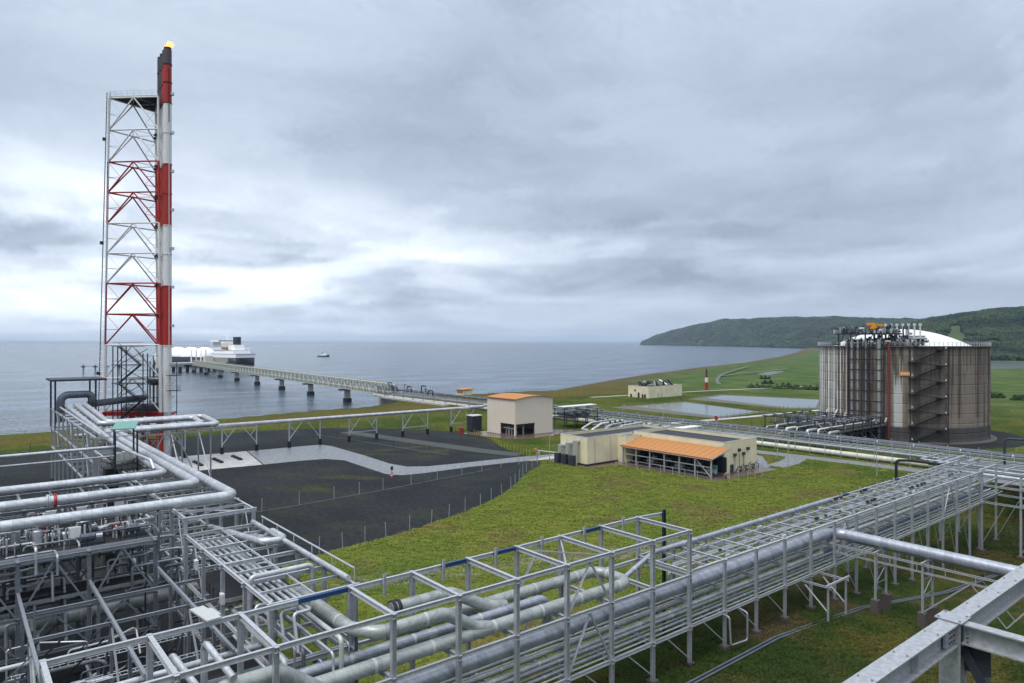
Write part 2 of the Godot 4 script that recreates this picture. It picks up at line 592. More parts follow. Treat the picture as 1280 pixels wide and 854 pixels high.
func ribbon(pts: Array, w: float) -> Array:                # a road's outline from its middle line
	var c := Curve2D.new()
	for i in pts.size():
		var q := Vector2(pts[i][0], pts[i][1])
		var t := Vector2.ZERO
		if i > 0 and i < pts.size() - 1: t = (Vector2(pts[i + 1][0], pts[i + 1][1]) - Vector2(pts[i - 1][0], pts[i - 1][1])) * 0.17
		c.add_point(q, -t, t)
	var s := c.tessellate_even_length(4, w * 0.8)
	var l := []
	var r := []
	for i in s.size():
		var d: Vector2 = (s[mini(i + 1, s.size() - 1)] - s[maxi(i - 1, 0)]).normalized().orthogonal() * w * 0.5
		l.append([s[i].x + d.x, s[i].y + d.y])
		r.append([s[i].x - d.x, s[i].y - d.y])
	r.reverse()
	return l + r

func gravel_tint(u: float, v: float) -> Color:
	var n := nf.get_noise_2d(u * 0.8 + 30, v * 0.8)
	var m := nz.get_noise_2d(u * 1.5, v * 1.5 + 77)
	var c := Color(0.034, 0.042, 0.050).lerp(Color(0.055, 0.062, 0.068), smoothstep(-0.4, 0.5, m))
	var moss := smoothstep(0.10, 0.40, n + 0.25 * m)
	var wild := 0.16
	# weeds have seeded along the drain by the loop road
	wild += 0.9 * exp(-pow((u - 82.0) / 13.0, 2.0) - pow((v - 168.0) / 10.0, 2.0)) + 0.6 * exp(-pow((u - 120.0) / 26.0, 2.0) - pow((v - 205.0) / 16.0, 2.0))
	return c.lerp(Color(0.15, 0.155, 0.035), clampf(moss * wild, 0.0, 0.8))

func grass_patch() -> void:
	# short tufts over the near meadow, so that the sward has a nap of its own
	var st := st_new()
	var r := RandomNumberGenerator.new()
	r.seed = 5
	for k in 9:
		var a := r.randf() * TAU
		var d := Vector3(cos(a), 0, sin(a))
		var s := Vector3(-d.z, 0, d.x) * 0.10
		var o := d * r.randf() * 0.34
		var tip := o + d * r.randf_range(0.20, 0.45) + Vector3.UP * r.randf_range(0.03, 0.12)
		var q := [o - s, o + s, tip]
		if (q[2] - q[0]).cross(q[1] - q[0]).y < 0: q = [o + s, o - s, tip]
		for w in q: st.add_vertex(w)
	st.generate_normals()
	var m := st.commit()
	var places := []
	r.seed = 6
	var lim := 150000
	var tries := 0
	while places.size() < lim and tries < 600000:
		tries += 1
		var d := 68.0 + 180.0 * pow(r.randf(), 0.8)
		var lat := r.randf_range(-0.55, 0.80) * d
		var u := FWD.x * d + FWD.y * lat
		var v := FWD.y * d - FWD.x * lat
		if v > 330 or v < 18: continue
		var q := Vector2(u, v)
		var ok := true
		for a in AREAS:
			if Geometry2D.is_point_in_polygon(q, a):
				ok = false
				break
		if ok: places.append(q)
	var mm := MultiMesh.new()
	mm.transform_format = MultiMesh.TRANSFORM_3D
	mm.use_colors = true
	mm.mesh = m
	mm.instance_count = places.size()
	for i in places.size():
		var q: Vector2 = places[i]
		var s := r.randf_range(0.6, 1.3) * (1.0 + 0.5 * nf.get_noise_2d(q.x * 2, q.y * 2))
		mm.set_instance_transform(i, Transform3D(Basis(Vector3.UP, r.randf() * TAU).scaled(Vector3(s, s * r.randf_range(0.6, 1.2), s)), P(q.x, q.y, ground_h(q.x, q.y) - 0.01)))
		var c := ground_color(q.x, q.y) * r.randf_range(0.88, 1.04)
		c.a = 1
		mm.set_instance_color(i, c)
	var o := MultiMeshInstance3D.new()
	o.name = "grass"
	o.multimesh = mm
	o.material_override = M.vc
	tag(o, "short rough meadow grass round the pipe racks and buildings", "grass", "", "stuff")
	add_child(o)

# ------------------------------------------------------------------ hills beyond the plain
func rand_between(a: float, b: float) -> float:
	return rng.randf_range(a, b)

# crest: [bearing tangent (from the plant's own sight line), distance, height]; the slope runs from foot to crest and down behind
func ridge(called: String, crest: Array, foot: Array, sd: int, wood_label: String, clearing: Array, n_trees: int, size: float) -> void:
	var n := FastNoiseLite.new()
	n.seed = sd
	n.fractal_octaves = 5
	n.frequency = 0.0016
	var N := 200
	var K := 34
	var vs := PackedVector3Array()
	var cs := PackedColorArray()
	var ix := PackedInt32Array()
	var at := func(list: Array, t: float) -> Array:
		var x := t * (list.size() - 1)
		var i := clampi(int(x), 0, list.size() - 2)
		var f := x - i
		f = lerpf(f, smoothstep(0, 1, f), 0.5)
		var o := []
		for k in 3: o.append(lerpf(list[i][k], list[i + 1][k], f))
		return o
	for i in N + 1:
		var t := float(i) / N
		var c: Array = at.call(crest, t)
		var f: Array = at.call(foot, t)
		for j in K + 1:
			var s := float(j) / K * 1.5
			var d: float
			var h: float
			var k: float = lerpf(f[0], c[0], minf(s, 1.0))
			if s <= 1:
				d = lerpf(f[1], c[1], s)
				h = lerpf(f[2], c[2], pow(smoothstep(0.0, 1.0, s * 0.8 + 0.0) / smoothstep(0.0, 1.0, 0.8), 0.75))
			else:
				d = c[1] + (s - 1) * (c[1] - f[1]) * 1.2
				h = c[2] * (1.0 - pow((s - 1) * 2.0, 1.5))
			var u := FWD.x * d + FWD.y * k * d
			var v := FWD.y * d - FWD.x * k * d
			var amp: float = c[2] * 0.16 * smoothstep(0, 0.25, s)
			h += amp * n.get_noise_2d(u, v) * (1.0 if s < 0.9 else 0.55) + amp * 0.25 * n.get_noise_2d(u * 5, v * 5)
			vs.append(P(u, v, h))
			var m := n.get_noise_2d(u * 3 + 99, v * 3)
			var g := Color(0.030, 0.052, 0.026).lerp(Color(0.060, 0.088, 0.034), smoothstep(0.0, 0.4, m))
			cs.append(g)
	var w := K + 1
	for i in N:
		for j in K:
			var e := i * w + j
			ix.append_array(PackedInt32Array([e, e + 1, e + w, e + w, e + 1, e + w + 1]))
	var open := func(t: float, s: float) -> bool:
		for q in clearing:
			if pow((t - q[0]) / q[2], 2) + pow((s - q[1]) / q[3], 2) < 1.0 + 1.3 * nz.get_noise_2d(t * 900, s * 150): return true
		return false
	for i in N + 1:
		for j in K + 1:
			if open.call(float(i) / N, float(j) / K * 1.5): cs[i * w + j] = Color(0.055, 0.085, 0.032)
	var arr := []
	arr.resize(Mesh.ARRAY_MAX)
	arr[Mesh.ARRAY_VERTEX] = vs
	arr[Mesh.ARRAY_COLOR] = cs
	arr[Mesh.ARRAY_INDEX] = ix
	var st := SurfaceTool.new()
	st.create_from_arrays(arr)
	st.generate_normals()
	struct(called, st.commit(), M.vc)
	# the wood that covers it
	var r := RandomNumberGenerator.new()
	r.seed = sd
	var spots := []
	while spots.size() < n_trees:
		var t := r.randf()
		var s := r.randf() * 1.08
		if open.call(t, s): continue
		var x := t * N
		var y := s / 1.5 * K
		var i := mini(int(x), N - 1)
		var j := mini(int(y), K - 1)
		var p := vs[i * w + j].lerp(vs[(i + 1) * w + j], x - i).lerp(vs[i * w + j + 1].lerp(vs[(i + 1) * w + j + 1], x - i), y - j)
		if n.get_noise_2d(p.x * 2.2, p.z * 2.2) < -0.22 and s < 0.75 and r.randf() < 0.8: continue
		spots.append(p)
	var crown := st_new()
	for k in 3:
		var sp := SphereMesh.new()
		sp.radius = 0.5
		sp.height = 1.0
		sp.radial_segments = 5
		sp.rings = 2
		crown.append_from(sp, 0, Transform3D(Basis.from_scale(Vector3(1, 0.9, 1) * (1.0 - 0.2 * k)), Vector3(0.4 * cos(k * 2.1), 0.25 + 0.2 * k, 0.4 * sin(k * 2.1))))
	var mm := MultiMesh.new()
	mm.transform_format = MultiMesh.TRANSFORM_3D
	mm.use_colors = true
	mm.mesh = crown.commit()
	mm.instance_count = spots.size()
	for i in spots.size():
		var p: Vector3 = spots[i]
		var q := size * r.randf_range(0.6, 1.35)
		mm.set_instance_transform(i, Transform3D(Basis(Vector3.UP, r.randf() * TAU).scaled(Vector3(q, q * r.randf_range(0.7, 1.1), q)), p))
		var tone := smoothstep(-0.3, 0.35, n.get_noise_2d(p.x * 3, p.z * 3))
		mm.set_instance_color(i, Color(0.016, 0.030, 0.022).lerp(Color(0.040, 0.062, 0.030), tone) * r.randf_range(0.75, 1.3))
	var o := MultiMeshInstance3D.new()
	o.name = numbered("wood")
	o.multimesh = mm
	o.material_override = M.vc
	tag(o, wood_label, "wood", "", "stuff")
	add_child(o)

func K(x: float) -> float:
	return (x - 640.0) / 864.0

func build_hills() -> void:
	ridge("headland", [[K(803), 9000, 18], [K(822), 8800, 112], [K(860), 8300, 205], [K(905), 7600, 262], [K(960), 7000, 262], [K(1040), 6300, 246], [K(1120), 5800, 210], [K(1210), 5600, 205], [K(1400), 5600, 230]],
		[[K(801), 8900, -9], [K(820), 8500, -9], [K(860), 7600, -9], [K(905), 6600, -9], [K(960), 5200, -9], [K(1040), 3900, -9], [K(1120), 3400, -8], [K(1210), 3300, -8], [K(1400), 3300, -8]], 3, "dark wood covering the long far headland beyond the bay", [[0.30, 0.25, 0.012, 0.1]], 42000, 19.0)
	ridge("near_hill", [[K(1085), 3100, 30], [K(1125), 2900, 96], [K(1165), 2750, 124], [K(1205), 2600, 135], [K(1235), 2600, 143], [K(1262), 2650, 160], [K(1300), 2600, 168], [K(1420), 2400, 190], [K(1650), 2300, 190]],
		[[K(1080), 2500, -6], [K(1120), 1900, -5], [K(1165), 1650, -4], [K(1205), 1500, -4], [K(1235), 1450, -4], [K(1262), 1450, -4], [K(1300), 1400, -4], [K(1420), 1350, -4], [K(1650), 1300, -4]], 8, "dark wood covering the nearer hill behind the round tank", [[0.345, 0.50, 0.045, 0.13], [0.52, 0.36, 0.07, 0.035]], 30000, 10.5)

func _ready() -> void:
	rng.seed = 7
	# camera: level, 37 m above the plant
	var cam := Camera3D.new()
	cam.name = "camera"
	cam.fov = 52.6
	cam.near = 0.5
	cam.far = 90000.0
	cam.position = Vector3(0, 37, 0)
	add_child(cam)
	cam.look_at(Vector3(FWD.x * 100, 37, -FWD.y * 100))
	cam.current = true
	# sky, air and exposure
	var env := Environment.new()
	env.background_mode = Environment.BG_SKY
	var sm := PanoramaSkyMaterial.new()
	sm.panorama = sky_texture()
	var sky := Sky.new()
	sky.sky_material = sm
	env.sky = sky
	env.tonemap_mode = Environment.TONE_MAPPER_LINEAR
	env.tonemap_exposure = 1.4
	env.fog_enabled = true
	env.fog_density = 0.000035
	env.fog_light_color = Color(0.80, 0.87, 0.96)
	env.sdfgi_enabled = true
	env.ssao_enabled = true
	env.ssil_enabled = true
	var we := WorldEnvironment.new()
	we.name = "environment"
	we.environment = env
	add_child(we)
	# the sun behind the cloud, placed left behind the camera to brighten facing walls
	var sun := DirectionalLight3D.new()
	sun.name = "sun"
	sun.light_energy = 0.5
	sun.light_color = Color(1.0, 0.98, 0.95)
	sun.light_angular_distance = 24.0
	sun.shadow_enabled = true
	add_child(sun)
	var az := deg_to_rad(39.2 - 135.0)
	var el := deg_to_rad(62.0)
	sun.look_at_from_position(Vector3.ZERO, -Vector3(sin(az) * cos(el), sin(el), -cos(az) * cos(el)))
	make_units()
	make_materials()
	nz.seed = 2
	nz.frequency = 0.022
	nz.fractal_octaves = 4
	nf.seed = 9
	nf.frequency = 0.10
	nf.fractal_octaves = 4
	for q in [[-900, 300], [-300, 318], [-100, 335], [16, 353], [34, 352], [60, 353], [91, 356], [119, 362], [152, 368], [181, 369], [203, 380], [226, 412], [244, 432], [258, 434], [266, 428], [274, 408], [300, 408], [350, 410], [392, 445], [440, 488], [653, 607], [879, 708], [1228, 831], [1922, 1132], [2700, 1500], [4200, 2260], [9000, 4700]]:
		COAST.append(Vector2(q[0], q[1]))
	build_setting()
	build_plant()
	grass_patch()

func build_setting() -> void:
	build_ground()
	var sea := PlaneMesh.new()
	sea.size = Vector2(60000, 60000)
	struct("sea", sea, M.sea, Vector3(0, -9.0, 0))
	build_hills()
	# dark gravel aprons round the flare
	sheet("gravel_area", smooth_poly([[-60, 205], [-60, 275], [30, 283], [92, 289], [123, 282], [141, 264], [153, 250], [164, 226], [158, 205], [150, 190], [146, 176], [144, 164], [138, 155], [127, 149], [109, 134], [93, 125], [76, 119], [64, 116], [50, 114.5], [36, 110], [-10, 104], [-40, 130]], 1), 0.004, M.gravel, 4.0, true)
	sheet("gravel_area", [[-60, 36], [29.5, 36], [29.5, 112], [20, 114], [-40, 128], [-60, 130]], 0.008, M.pit)  # floor under the left module; its shade is put into the dark colour
	sheet("gravel_track", ribbon([[126, 262], [131, 235], [136, 208], [141, 184], [145, 174]], 7.0), 0.009, M.track)
	# the pad and the loop road of wet concrete
	sheet("concrete_pad", [[40, 241], [58, 239.5], [77.8, 237.2], [73, 208.3], [40, 212]], 0.012, M.pad)
	sheet("path", [[78.2, 237.1], [103.2, 235.8], [105, 230], [104.6, 205], [103.6, 186], [105, 178], [110, 174.6], [120, 173], [140, 170.5], [157, 167.2], [172, 166], [172, 159.5], [150, 160.6], [134, 164], [118, 166], [103.6, 166.2], [97, 167.5], [94.6, 172], [95, 186], [95.5, 200], [92, 206], [84, 207.8], [73.4, 208.3]], 0.008, M.path)
	sheet("path", [[157, 166.8], [190, 164], [200, 150], [204, 130], [204, 122], [196, 116], [188, 110], [180, 109.5], [183.6, 114.8], [188, 118], [192, 124], [196, 134], [192, 150], [186, 157], [172, 159.6], [157, 160.4]], 0.010, M.path)
	sheet("path", [[139, 163], [152, 158.5], [158, 158], [158, 166.5]], 0.014, M.pad)
	sheet("concrete_apron", [[164, 104.6], [178, 104.8], [194, 107.8], [204, 108], [207, 104], [200, 112], [190, 111], [184, 114.5], [183.6, 116], [167, 111]], 0.006, M.pad)
	sheet("road", ribbon([[206, 160], [209, 140], [211, 124], [213, 108], [215, 90], [216, 60], [216, 20]], 6.5), 0.016, M.path)
	sheet("road", ribbon([[190, 109.6], [200, 110.5], [208, 113], [213, 116]], 6.0), 0.020, M.path)
	sheet("road", ribbon([[236, 200], [274, 194], [320, 188.5], [363, 184], [430, 176], [520, 168]], 4.6), 0.004, M.pad)
	sheet("road", ribbon([[330, 322], [390, 316], [446, 309], [500, 298], [560, 286]], 4.0), 0.004, M.kerb)
	sheet("road", ribbon([[520, 352], [560, 382], [643, 435], [720, 478], [806, 521], [930, 580]], 3.6), 0.05, M.liner)
	sheet("road", ribbon([[640, 434], [700, 452], [790, 470], [900, 500]], 4.0), 0.054, M.liner)
	sheet("wet_slab", [[160, 229], [164, 205], [172, 199.5], [196, 203.5], [204, 205], [198, 214], [190, 228]], 0.005, M.wet_slab)
	sheet("wet_slab", [[144.5, 159], [144.5, 142.8], [156, 140.5], [157.6, 107.8], [186, 106.5], [186, 115.5], [170, 112], [166, 146], [160, 160]], 0.018, M.wet_slab)
	var ring := []
	for k in 48: ring.append([298.5 + 43.0 * cos(TAU * k / 48), 117.7 + 43.0 * sin(TAU * k / 48)])
	sheet("gravel_area", ring, 0.004, M.gravel, 6.0, true)
	sheet("road", ribbon([[270, 68], [300, 60], [345, 64], [420, 90]], 4.0), 0.006, M.pad)
	# settling ponds with their dark liners
	sheet("pond_liner", [[288, 266], [351, 262.5], [332, 197.5], [286, 195.5]], 0.004, M.liner)
	sheet("pond", [[303, 261], [346.6, 258.4], [329.6, 201.6], [294.6, 199.6]], 0.02, M.pond)
	sheet("pond_liner", [[368, 273], [417, 281.5], [433, 214], [374, 187], [357.6, 201]], 0.004, M.liner)
	sheet("pond", [[384, 269.5], [413, 276.5], [428, 216.5], [376, 192.5], [364.5, 202.5]], 0.02, M.pond)
	sheet("lagoon", smooth_poly([[1150, 345], [1260, 310], [1400, 260], [1500, 350], [1620, 420], [1640, 480], [1400, 430]], 2), -2.9, M.pond)
	sheet("lagoon", smooth_poly([[700, 440], [740, 452], [800, 476], [850, 490], [860, 480], [800, 456], [740, 436]], 2), -2.2, M.pond)

# ------------------------------------------------------------------ steel racks
# axis "u": bays run along u between faces v = w0 and v = w1; axis "v": bays run along v between u = w0 and u = w1
func at_(axis: String, t: float, w: float, h: float) -> Vector3:
	return P(t, w, h) if axis == "u" else P(w, t, h)

func rack(called: String, label: String, group: String, axis: String, ts: Array, w0: float, w1: float, levels: Array, o := {}) -> Node3D:
	var m: Material = o.get("mat", M.steel)
	var cw: float = o.get("w", 0.34)
	var base: float = o.get("base", 0.0)
	var t := thing(called, label, "pipe rack", at_(axis, ts[0], w0, base), group)
	var top: float = levels[-1]
	var unit: String = o.get("unit", "i")
	for i in ts.size():
		for w in [w0, w1]:
			var c := at_(axis, ts[i], w, 0)
			var g: float = ground_h(c.x, -c.z) if not o.has("base") else base
			if o.get("columns", true):
				var col := beam(t, "column", c + Vector3(0, g + 0.35, 0), c + Vector3(0, top + 0.02 + o.get("stick", 0.0), 0), cw, cw, m, unit)
				if o.get("footings", true):
					box(col, "footing", c + Vector3(-.5, g - .3, -.5), c + Vector3(.5, g + .38, .5), M.footing)
		for L in levels:
			beam(t, "cross_beam", at_(axis, ts[i], w0 - 0.35 * signf(w1 - w0), L - cw * 0.55), at_(axis, ts[i], w1 + 0.35 * signf(w1 - w0), L - cw * 0.55), cw * 0.85, cw * 1.05, m, unit)
		if i == 0: continue
		for L in levels:
			for w in [w0, w1]:
				var far_blue: bool = o.has("blue") and w == w1 and L == top and i in o.blue
				var mid_: float = lerpf(ts[i - 1], ts[i], 0.5)
				if far_blue:
					beam(t, "chord_beam", at_(axis, ts[i - 1], w, L - cw * 0.5 - 0.004), at_(axis, mid_, w, L - cw * 0.5 - 0.004), cw * 0.7, cw * 0.95, m, unit)
					beam(t, "blue_chord_beam", at_(axis, mid_, w, L - cw * 0.5 - 0.004), at_(axis, ts[i], w, L - cw * 0.5 - 0.004), cw * 0.7, cw * 0.95, M.blue, unit)
				else:
					beam(t, "chord_beam", at_(axis, ts[i - 1], w, L - cw * 0.5 - 0.004), at_(axis, ts[i], w, L - cw * 0.5 - 0.004), cw * 0.7, cw * 0.95, m, unit)
			if o.has("joists"):
				for k in range(1, o.joists + 1):
					if L != levels[-1] and L != levels[-2]: continue
					var q: float = lerpf(ts[i - 1], ts[i], float(k) / (o.joists + 1))
					beam(t, "joist", at_(axis, q, w0, L - cw * 0.45), at_(axis, q, w1, L - cw * 0.45), cw * 0.55, cw * 0.7, m, unit)
		if o.has("stringers"):
			for k in o.stringers:
				var q := lerpf(w0, w1, k)
				beam(t, "stringer", at_(axis, ts[i - 1], q, top - cw * 0.3), at_(axis, ts[i], q, top - cw * 0.3), cw * 0.4, cw * 0.5, m, unit)
		if o.get("knees", false):
			for w in [w0, w1]:
				var c := at_(axis, ts[i], w, 0)
				var g: float = ground_h(c.x, -c.z) if not o.has("base") else base
				beam(t, "knee_brace", at_(axis, lerpf(ts[i - 1], ts[i], 0.38), w, levels[0] - cw), c + Vector3(0, g + 0.9, 0) - (at_(axis, 0.15, 0, 0)), cw * 0.34, cw * 0.34, m, "l")
		if o.has("stubs") and i in o.stubs:
			var q: float = (ts[i - 1] + ts[i]) * 0.5
			beam(t, "stub_post", at_(axis, q, w1 - 0.45, top - 1.5), at_(axis, q, w1 - 0.45, top + 0.55), cw * 0.6, cw * 0.6, m, unit)
		if o.has("braced") and i in o.braced:
			var mid: float = (ts[i - 1] + ts[i]) * 0.5
			for L in range(levels.size() - 1, 0 if o.get("low_brace", false) else 0, -1):
				for w in [w0, w1]:
					for e in [ts[i - 1], ts[i]]:
						beam(t, "brace", at_(axis, mid, w, levels[L] - cw), at_(axis, lerpf(e, mid, 0.06), w, levels[L - 1] + 0.1), cw * 0.45, cw * 0.45, m, "l")
		if o.has("plan_braced") and i in o.plan_braced:
			beam(t, "plan_brace", at_(axis, ts[i - 1], w0, top - cw), at_(axis, ts[i], w1, top - cw), 0.14, 0.14, m, "l")
			beam(t, "plan_brace", at_(axis, ts[i - 1], w1, top - cw * 0.9), at_(axis, ts[i], w0, top - cw * 0.9), 0.14, 0.14, m, "l")
	return t

func seq(a: float, b: float, step: float) -> Array:
	var o := []
	var n := int(round((b - a) / step))
	for i in n + 1: o.append(lerpf(a, b, float(i) / n))
	return o

# a grated deck with its handrail, carried on the steel below it
func deck(label: String, u0: float, v0: float, u1: float, v1: float, h: float, rails := "nsew", m_rail: Material = null, group := "grated decks in the pipework") -> Node3D:
	var t := thing("platform", label, "platform", P(u0, v0, h), group)
	if m_rail == null: m_rail = M.steel_dark
	box(t, "grating", P(u0, v0, h - 0.06), P(u1, v1, h), M.grating)
	box(t, "toe_beam", P(u0, v0 - 0.06, h - 0.26), P(u1, v0, h + 0.1), M.steel)
	box(t, "toe_beam", P(u0, v1, h - 0.26), P(u1, v1 + 0.06, h + 0.1), M.steel)
	var sides := {"s": [P(u0, v0, h), P(u1, v0, h)], "n": [P(u0, v1, h), P(u1, v1, h)], "w": [P(u0, v0, h), P(u0, v1, h)], "e": [P(u1, v0, h), P(u1, v1, h)]}
	for k in sides:
		if not k in rails: continue
		railing(t, sides[k][0], sides[k][1], m_rail)
	return t

func railing(t: Node3D, a: Vector3, b: Vector3, m: Material, step := 1.5, tall := 1.1) -> void:
	var n := maxi(1, int(round(a.distance_to(b) / step)))
	for i in n + 1:
		var p := a.lerp(b, float(i) / n)
		rod(t, "rail_post", p, p + Vector3.UP * tall, 0.035, m)
	for y in [0.55, 1.0]:
		rod(t, "handrail", a + Vector3.UP * tall * y, b + Vector3.UP * tall * y, 0.03, m)

func valve(label: String, p: Vector3, along_: Vector3, r: float, wheel := Vector3.UP, group := "valves among the left module's pipes") -> Node3D:
	var t := thing("valve", label, "valve", p, group)
	rod(t, "valve_body", p - along_ * r * 1.6, p + along_ * r * 1.6, r * 1.15, M.band, "c10")
	for s in [-1.0, 1.0]:
		rod(t, "flange", p + along_ * s * r * 1.6 - along_ * 0.05, p + along_ * s * r * 1.6 + along_ * 0.05, r * 1.7, M.steel, "c10")
	rod(t, "bonnet", p, p + wheel * r * 3.0, r * 0.5, M.steel_dark)
	rod(t, "hand_wheel", p + wheel * (r * 3.0), p + wheel * (r * 3.0 + 0.05), r * 1.5, M.red, "c10")
	return t

func flange(t: Node3D, p: Vector3, d: Vector3, r: float, m: Material = null) -> void:
	for s in [-0.09, 0.09]:
		rod(t, "flange", p + d * (s - 0.05), p + d * (s + 0.05), r * 1.3, m if m else M.steel_dark, "c20")

func build_long_rack() -> void:
	var tall := [4.9, 11.4, 17.9, 27.3, 33.6, 40.0, 46.3, 52.6, 59.1, 65.6]
	rack("pipe_rack", "tall open grey steel frame of the long rack in the foreground", "", "u", tall, 48.4, 56.0, [4.5, 10.4, 15.5], {"w": 0.40, "braced": [7], "knees": true, "stubs": [4, 5, 6, 7, 8, 9], "blue": [3, 5, 6, 8], "plan_braced": [7]})
	rack("pipe_rack", "lower long grey pipe rack running right across the meadow", "", "u", seq(65.6, 162.3, 6.9), 48.4, 56.0, [4.6, 10.8], {"w": 0.34, "knees": true, "stubs": range(1, 15), "joists": 1, "stringers": [0.3, 0.62, 0.86], "blue": [1, 2, 5, 8, 11], "braced": [6, 12]})
	var mt := thing("pipe_tier", "middle tier of cross beams inside the lower long rack", "frame", P(65.6, 48.4, 7.4))
	for k in 15: beam(mt, "cross_beam", P(65.6 + k * 6.9, 48.3, 7.2), P(65.6 + k * 6.9, 56.1, 7.2), 0.28, 0.36, M.steel)
	# the loop of pale insulated pipe in the tall frame
	pipe("big pale U-shaped pipe loop on the middle tier of the tall frame", [P(-14, 50.1, 10.9), P(57.4, 50.1, 10.9), P(57.4, 55.0, 10.9), P(30, 55.0, 10.9)], 0.58, M.cryo, 1.5, 6.0, "", "pipe", 0.1)
	pipe("grey pipe between the two legs of the U-shaped loop", [P(-14, 52.6, 10.8), P(47.5, 52.6, 10.8), P(47.5, 52.6, 6.6), P(120, 52.6, 6.6)], 0.46, M.galv, 1.2, 7.0, "", "pipe", 0.1)
	var s1 := pipe("thick branch pipe stepping up to a blind flange behind the loop", [P(42.5, 53.2, 11.0), P(40.3, 53.4, 11.4), P(36.6, 54.0, 13.4), P(30.2, 54.0, 13.4)], 0.56, M.cryo, 1.6)
	flange(s1, P(30.4, 54.0, 13.4), Vector3.RIGHT, 0.56)
	flange(s1, P(30.9, 54.0, 13.4), Vector3.RIGHT, 0.56)
	pipe("thick branch pipe stepping up from the loop and swinging into the west rack", [P(38.2, 50.1, 11.0), P(36.8, 50.2, 11.3), P(33.6, 50.6, 13.2), P(27.2, 50.6, 13.2), P(25.8, 53, 13.2), P(25.8, 64, 13.2), P(25.8, 66, 12.0), P(25.8, 78, 12.0)], 0.56, M.cryo, 1.5, 5.0)
	pipe("thick pale pipe rising near the bottom of the picture in the tall frame", [P(4, 49.6, 11.0), P(11.5, 49.6, 11.0), P(14.6, 49.6, 13.0), P(18.6, 49.6, 13.0), P(22.6, 49.6, 10.0), P(26, 49.6, 8.0), P(26, 49.6, 5.0)], 0.6, M.cryo, 1.6)
	# the big plain header that turns out of the rack to the right
	pipe("big grey header pipe running along the rack and turning out right", [P(-12, 49.7, 8.8), P(101.8, 49.7, 8.7), P(101.8, 4, 8.5)], 0.80, M.galv, 2.4, 0.0)
	pipe("medium grey pipe below the big header on the near side of the rack", [P(0, 49.2, 6.5), P(98, 49.2, 6.4), P(100, 50.4, 6.4), P(158, 50.4, 6.4)], 0.27, M.cryo, 0.8, 5.0)
	# small lines on the lowest tier
	var ord := ["first", "second", "third", "fourth", "fifth", "sixth", "seventh", "eighth", "ninth"]
	var rr := [0.10, 0.16, 0.11, 0.20, 0.13, 0.10, 0.24, 0.14, 0.18]
	for i in 9:
		var v := 48.75 + i * 0.72
		pipe("%s thin pipe from the near edge on the lowest tier of the long rack" % ord[i], [P(10, v, 4.62 + rr[i]), P(176, v, 4.62 + rr[i])], rr[i], M.blue if i == 4 else (M.galv if i % 2 else M.cryo), 0.5, 9.0 if rr[i] > 0.12 else 0.0, "", "pipe")
	# lines on the upper tier of the lower rack
	var ur := [0.10, 0.22, 0.12, 0.16, 0.30, 0.14]
	for i in 6:
		var v := 49.4 + i * 1.15
		pipe("%s pipe from the near edge just under the top of the lower long rack" % ord[i], [P(67.5 + 2.0 * (i % 3), v, 7.4), P(67.5 + 2.0 * (i % 3), v, 8.9 + ur[i]), P(164, v, 8.9 + ur[i])], ur[i], [M.galv, M.cryo, M.steel][i % 3], ur[i] * 2.5, 8.0 if ur[i] > 0.13 else 0.0)
	for i in 4:
		pipe("%s pale pipe from the near edge on the middle tier right of the header bend" % ord[i], [P(104.5 + i, 49.2 + i * 1.3, 5.2), P(104.5 + i, 49.2 + i * 1.3, 8.0), P(164 + i, 49.2 + i * 1.3, 8.0)], 0.30 - 0.02 * i, M.cryo, 0.7, 6.0)
	pipe("blue and grey drain line dropping out of the rack to the grass", [P(72, 49.0, 4.3), P(72, 47.4, 4.2), P(72, 47.2, 0.9), P(75.5, 47.2, 0.6), P(75.5, 47.2, 3.9), P(75.5, 48.6, 4.2)], 0.12, M.galv, 0.35)
	for k in 2:
		pipe(["near", "far"][k] + " dark drain pipe lying on the grass before the long rack", [P(55, 45.2 + 0.5 * k, ground_h(55, 45) + 0.15), P(80, 45.6 + 0.5 * k, ground_h(80, 45.6) + 0.15), P(100, 44.2 + .5 * k, ground_h(100, 44.2) + .18), P(125, 42.0 + .5 * k, ground_h(125, 42) + .18), P(160, 39.5 + .5 * k, ground_h(160, 39.5) + .18), P(190, 38 + .5 * k, ground_h(190, 38) + .2)], 0.13, M.dark_pipe, 2.0)
	# the mast standing off the far face, and the bent at the change of height
	var t := thing("rack_mast", "dark blue-grey mast at the far corner where the tall frame ends", "mast", P(69.6, 55.2, 0))
	beam(t, "mast_post", P(69.6, 55.2, 0), P(69.6, 55.2, 15.9), 0.34, 0.34, M.navy)
	beam(t, "head_beam", P(65.7, 56.0, 15.3), P(69.6, 55.5, 15.3), 0.28, 0.36, M.steel)
	pipe("smooth grey pipe along the far top edge of the lower long rack", [P(60, 54.7, 8.6), P(67, 54.7, 11.2), P(112, 54.7, 11.2), P(113, 54.7, 9.0), P(160, 54.7, 9.0)], 0.30, M.galv, 0.8, 9.0)
	var cl := thing("rack_fittings", "small dark clamps and junction boxes dotted over the lower rack's top", "fittings", P(66, 52, 10.8))
	for k in 64:
		var u := rng.randf_range(67, 158)
		var v: float = 48.4 + 7.6 * [0.3, 0.62, 0.86, 0.05][k % 4]
		var q := rng.randf_range(0.10, 0.28)
		box(cl, "clamp_box", P(u - q, v - q * .6, 10.72), P(u + q * (1 + k % 3), v + q * .6, 10.86 + q), [M.steel_dark, M.steel, M.navy, M.band][k % 4])
	# ladder cages and cable trays that clutter the top
	var tray := thing("cable_tray", "long galvanised cable tray along the far edge of the lower rack", "cable tray", P(66, 55.3, 9.6))
	box(tray, "tray_floor", P(66, 54.9, 9.55), P(160, 55.5, 9.6), M.steel)
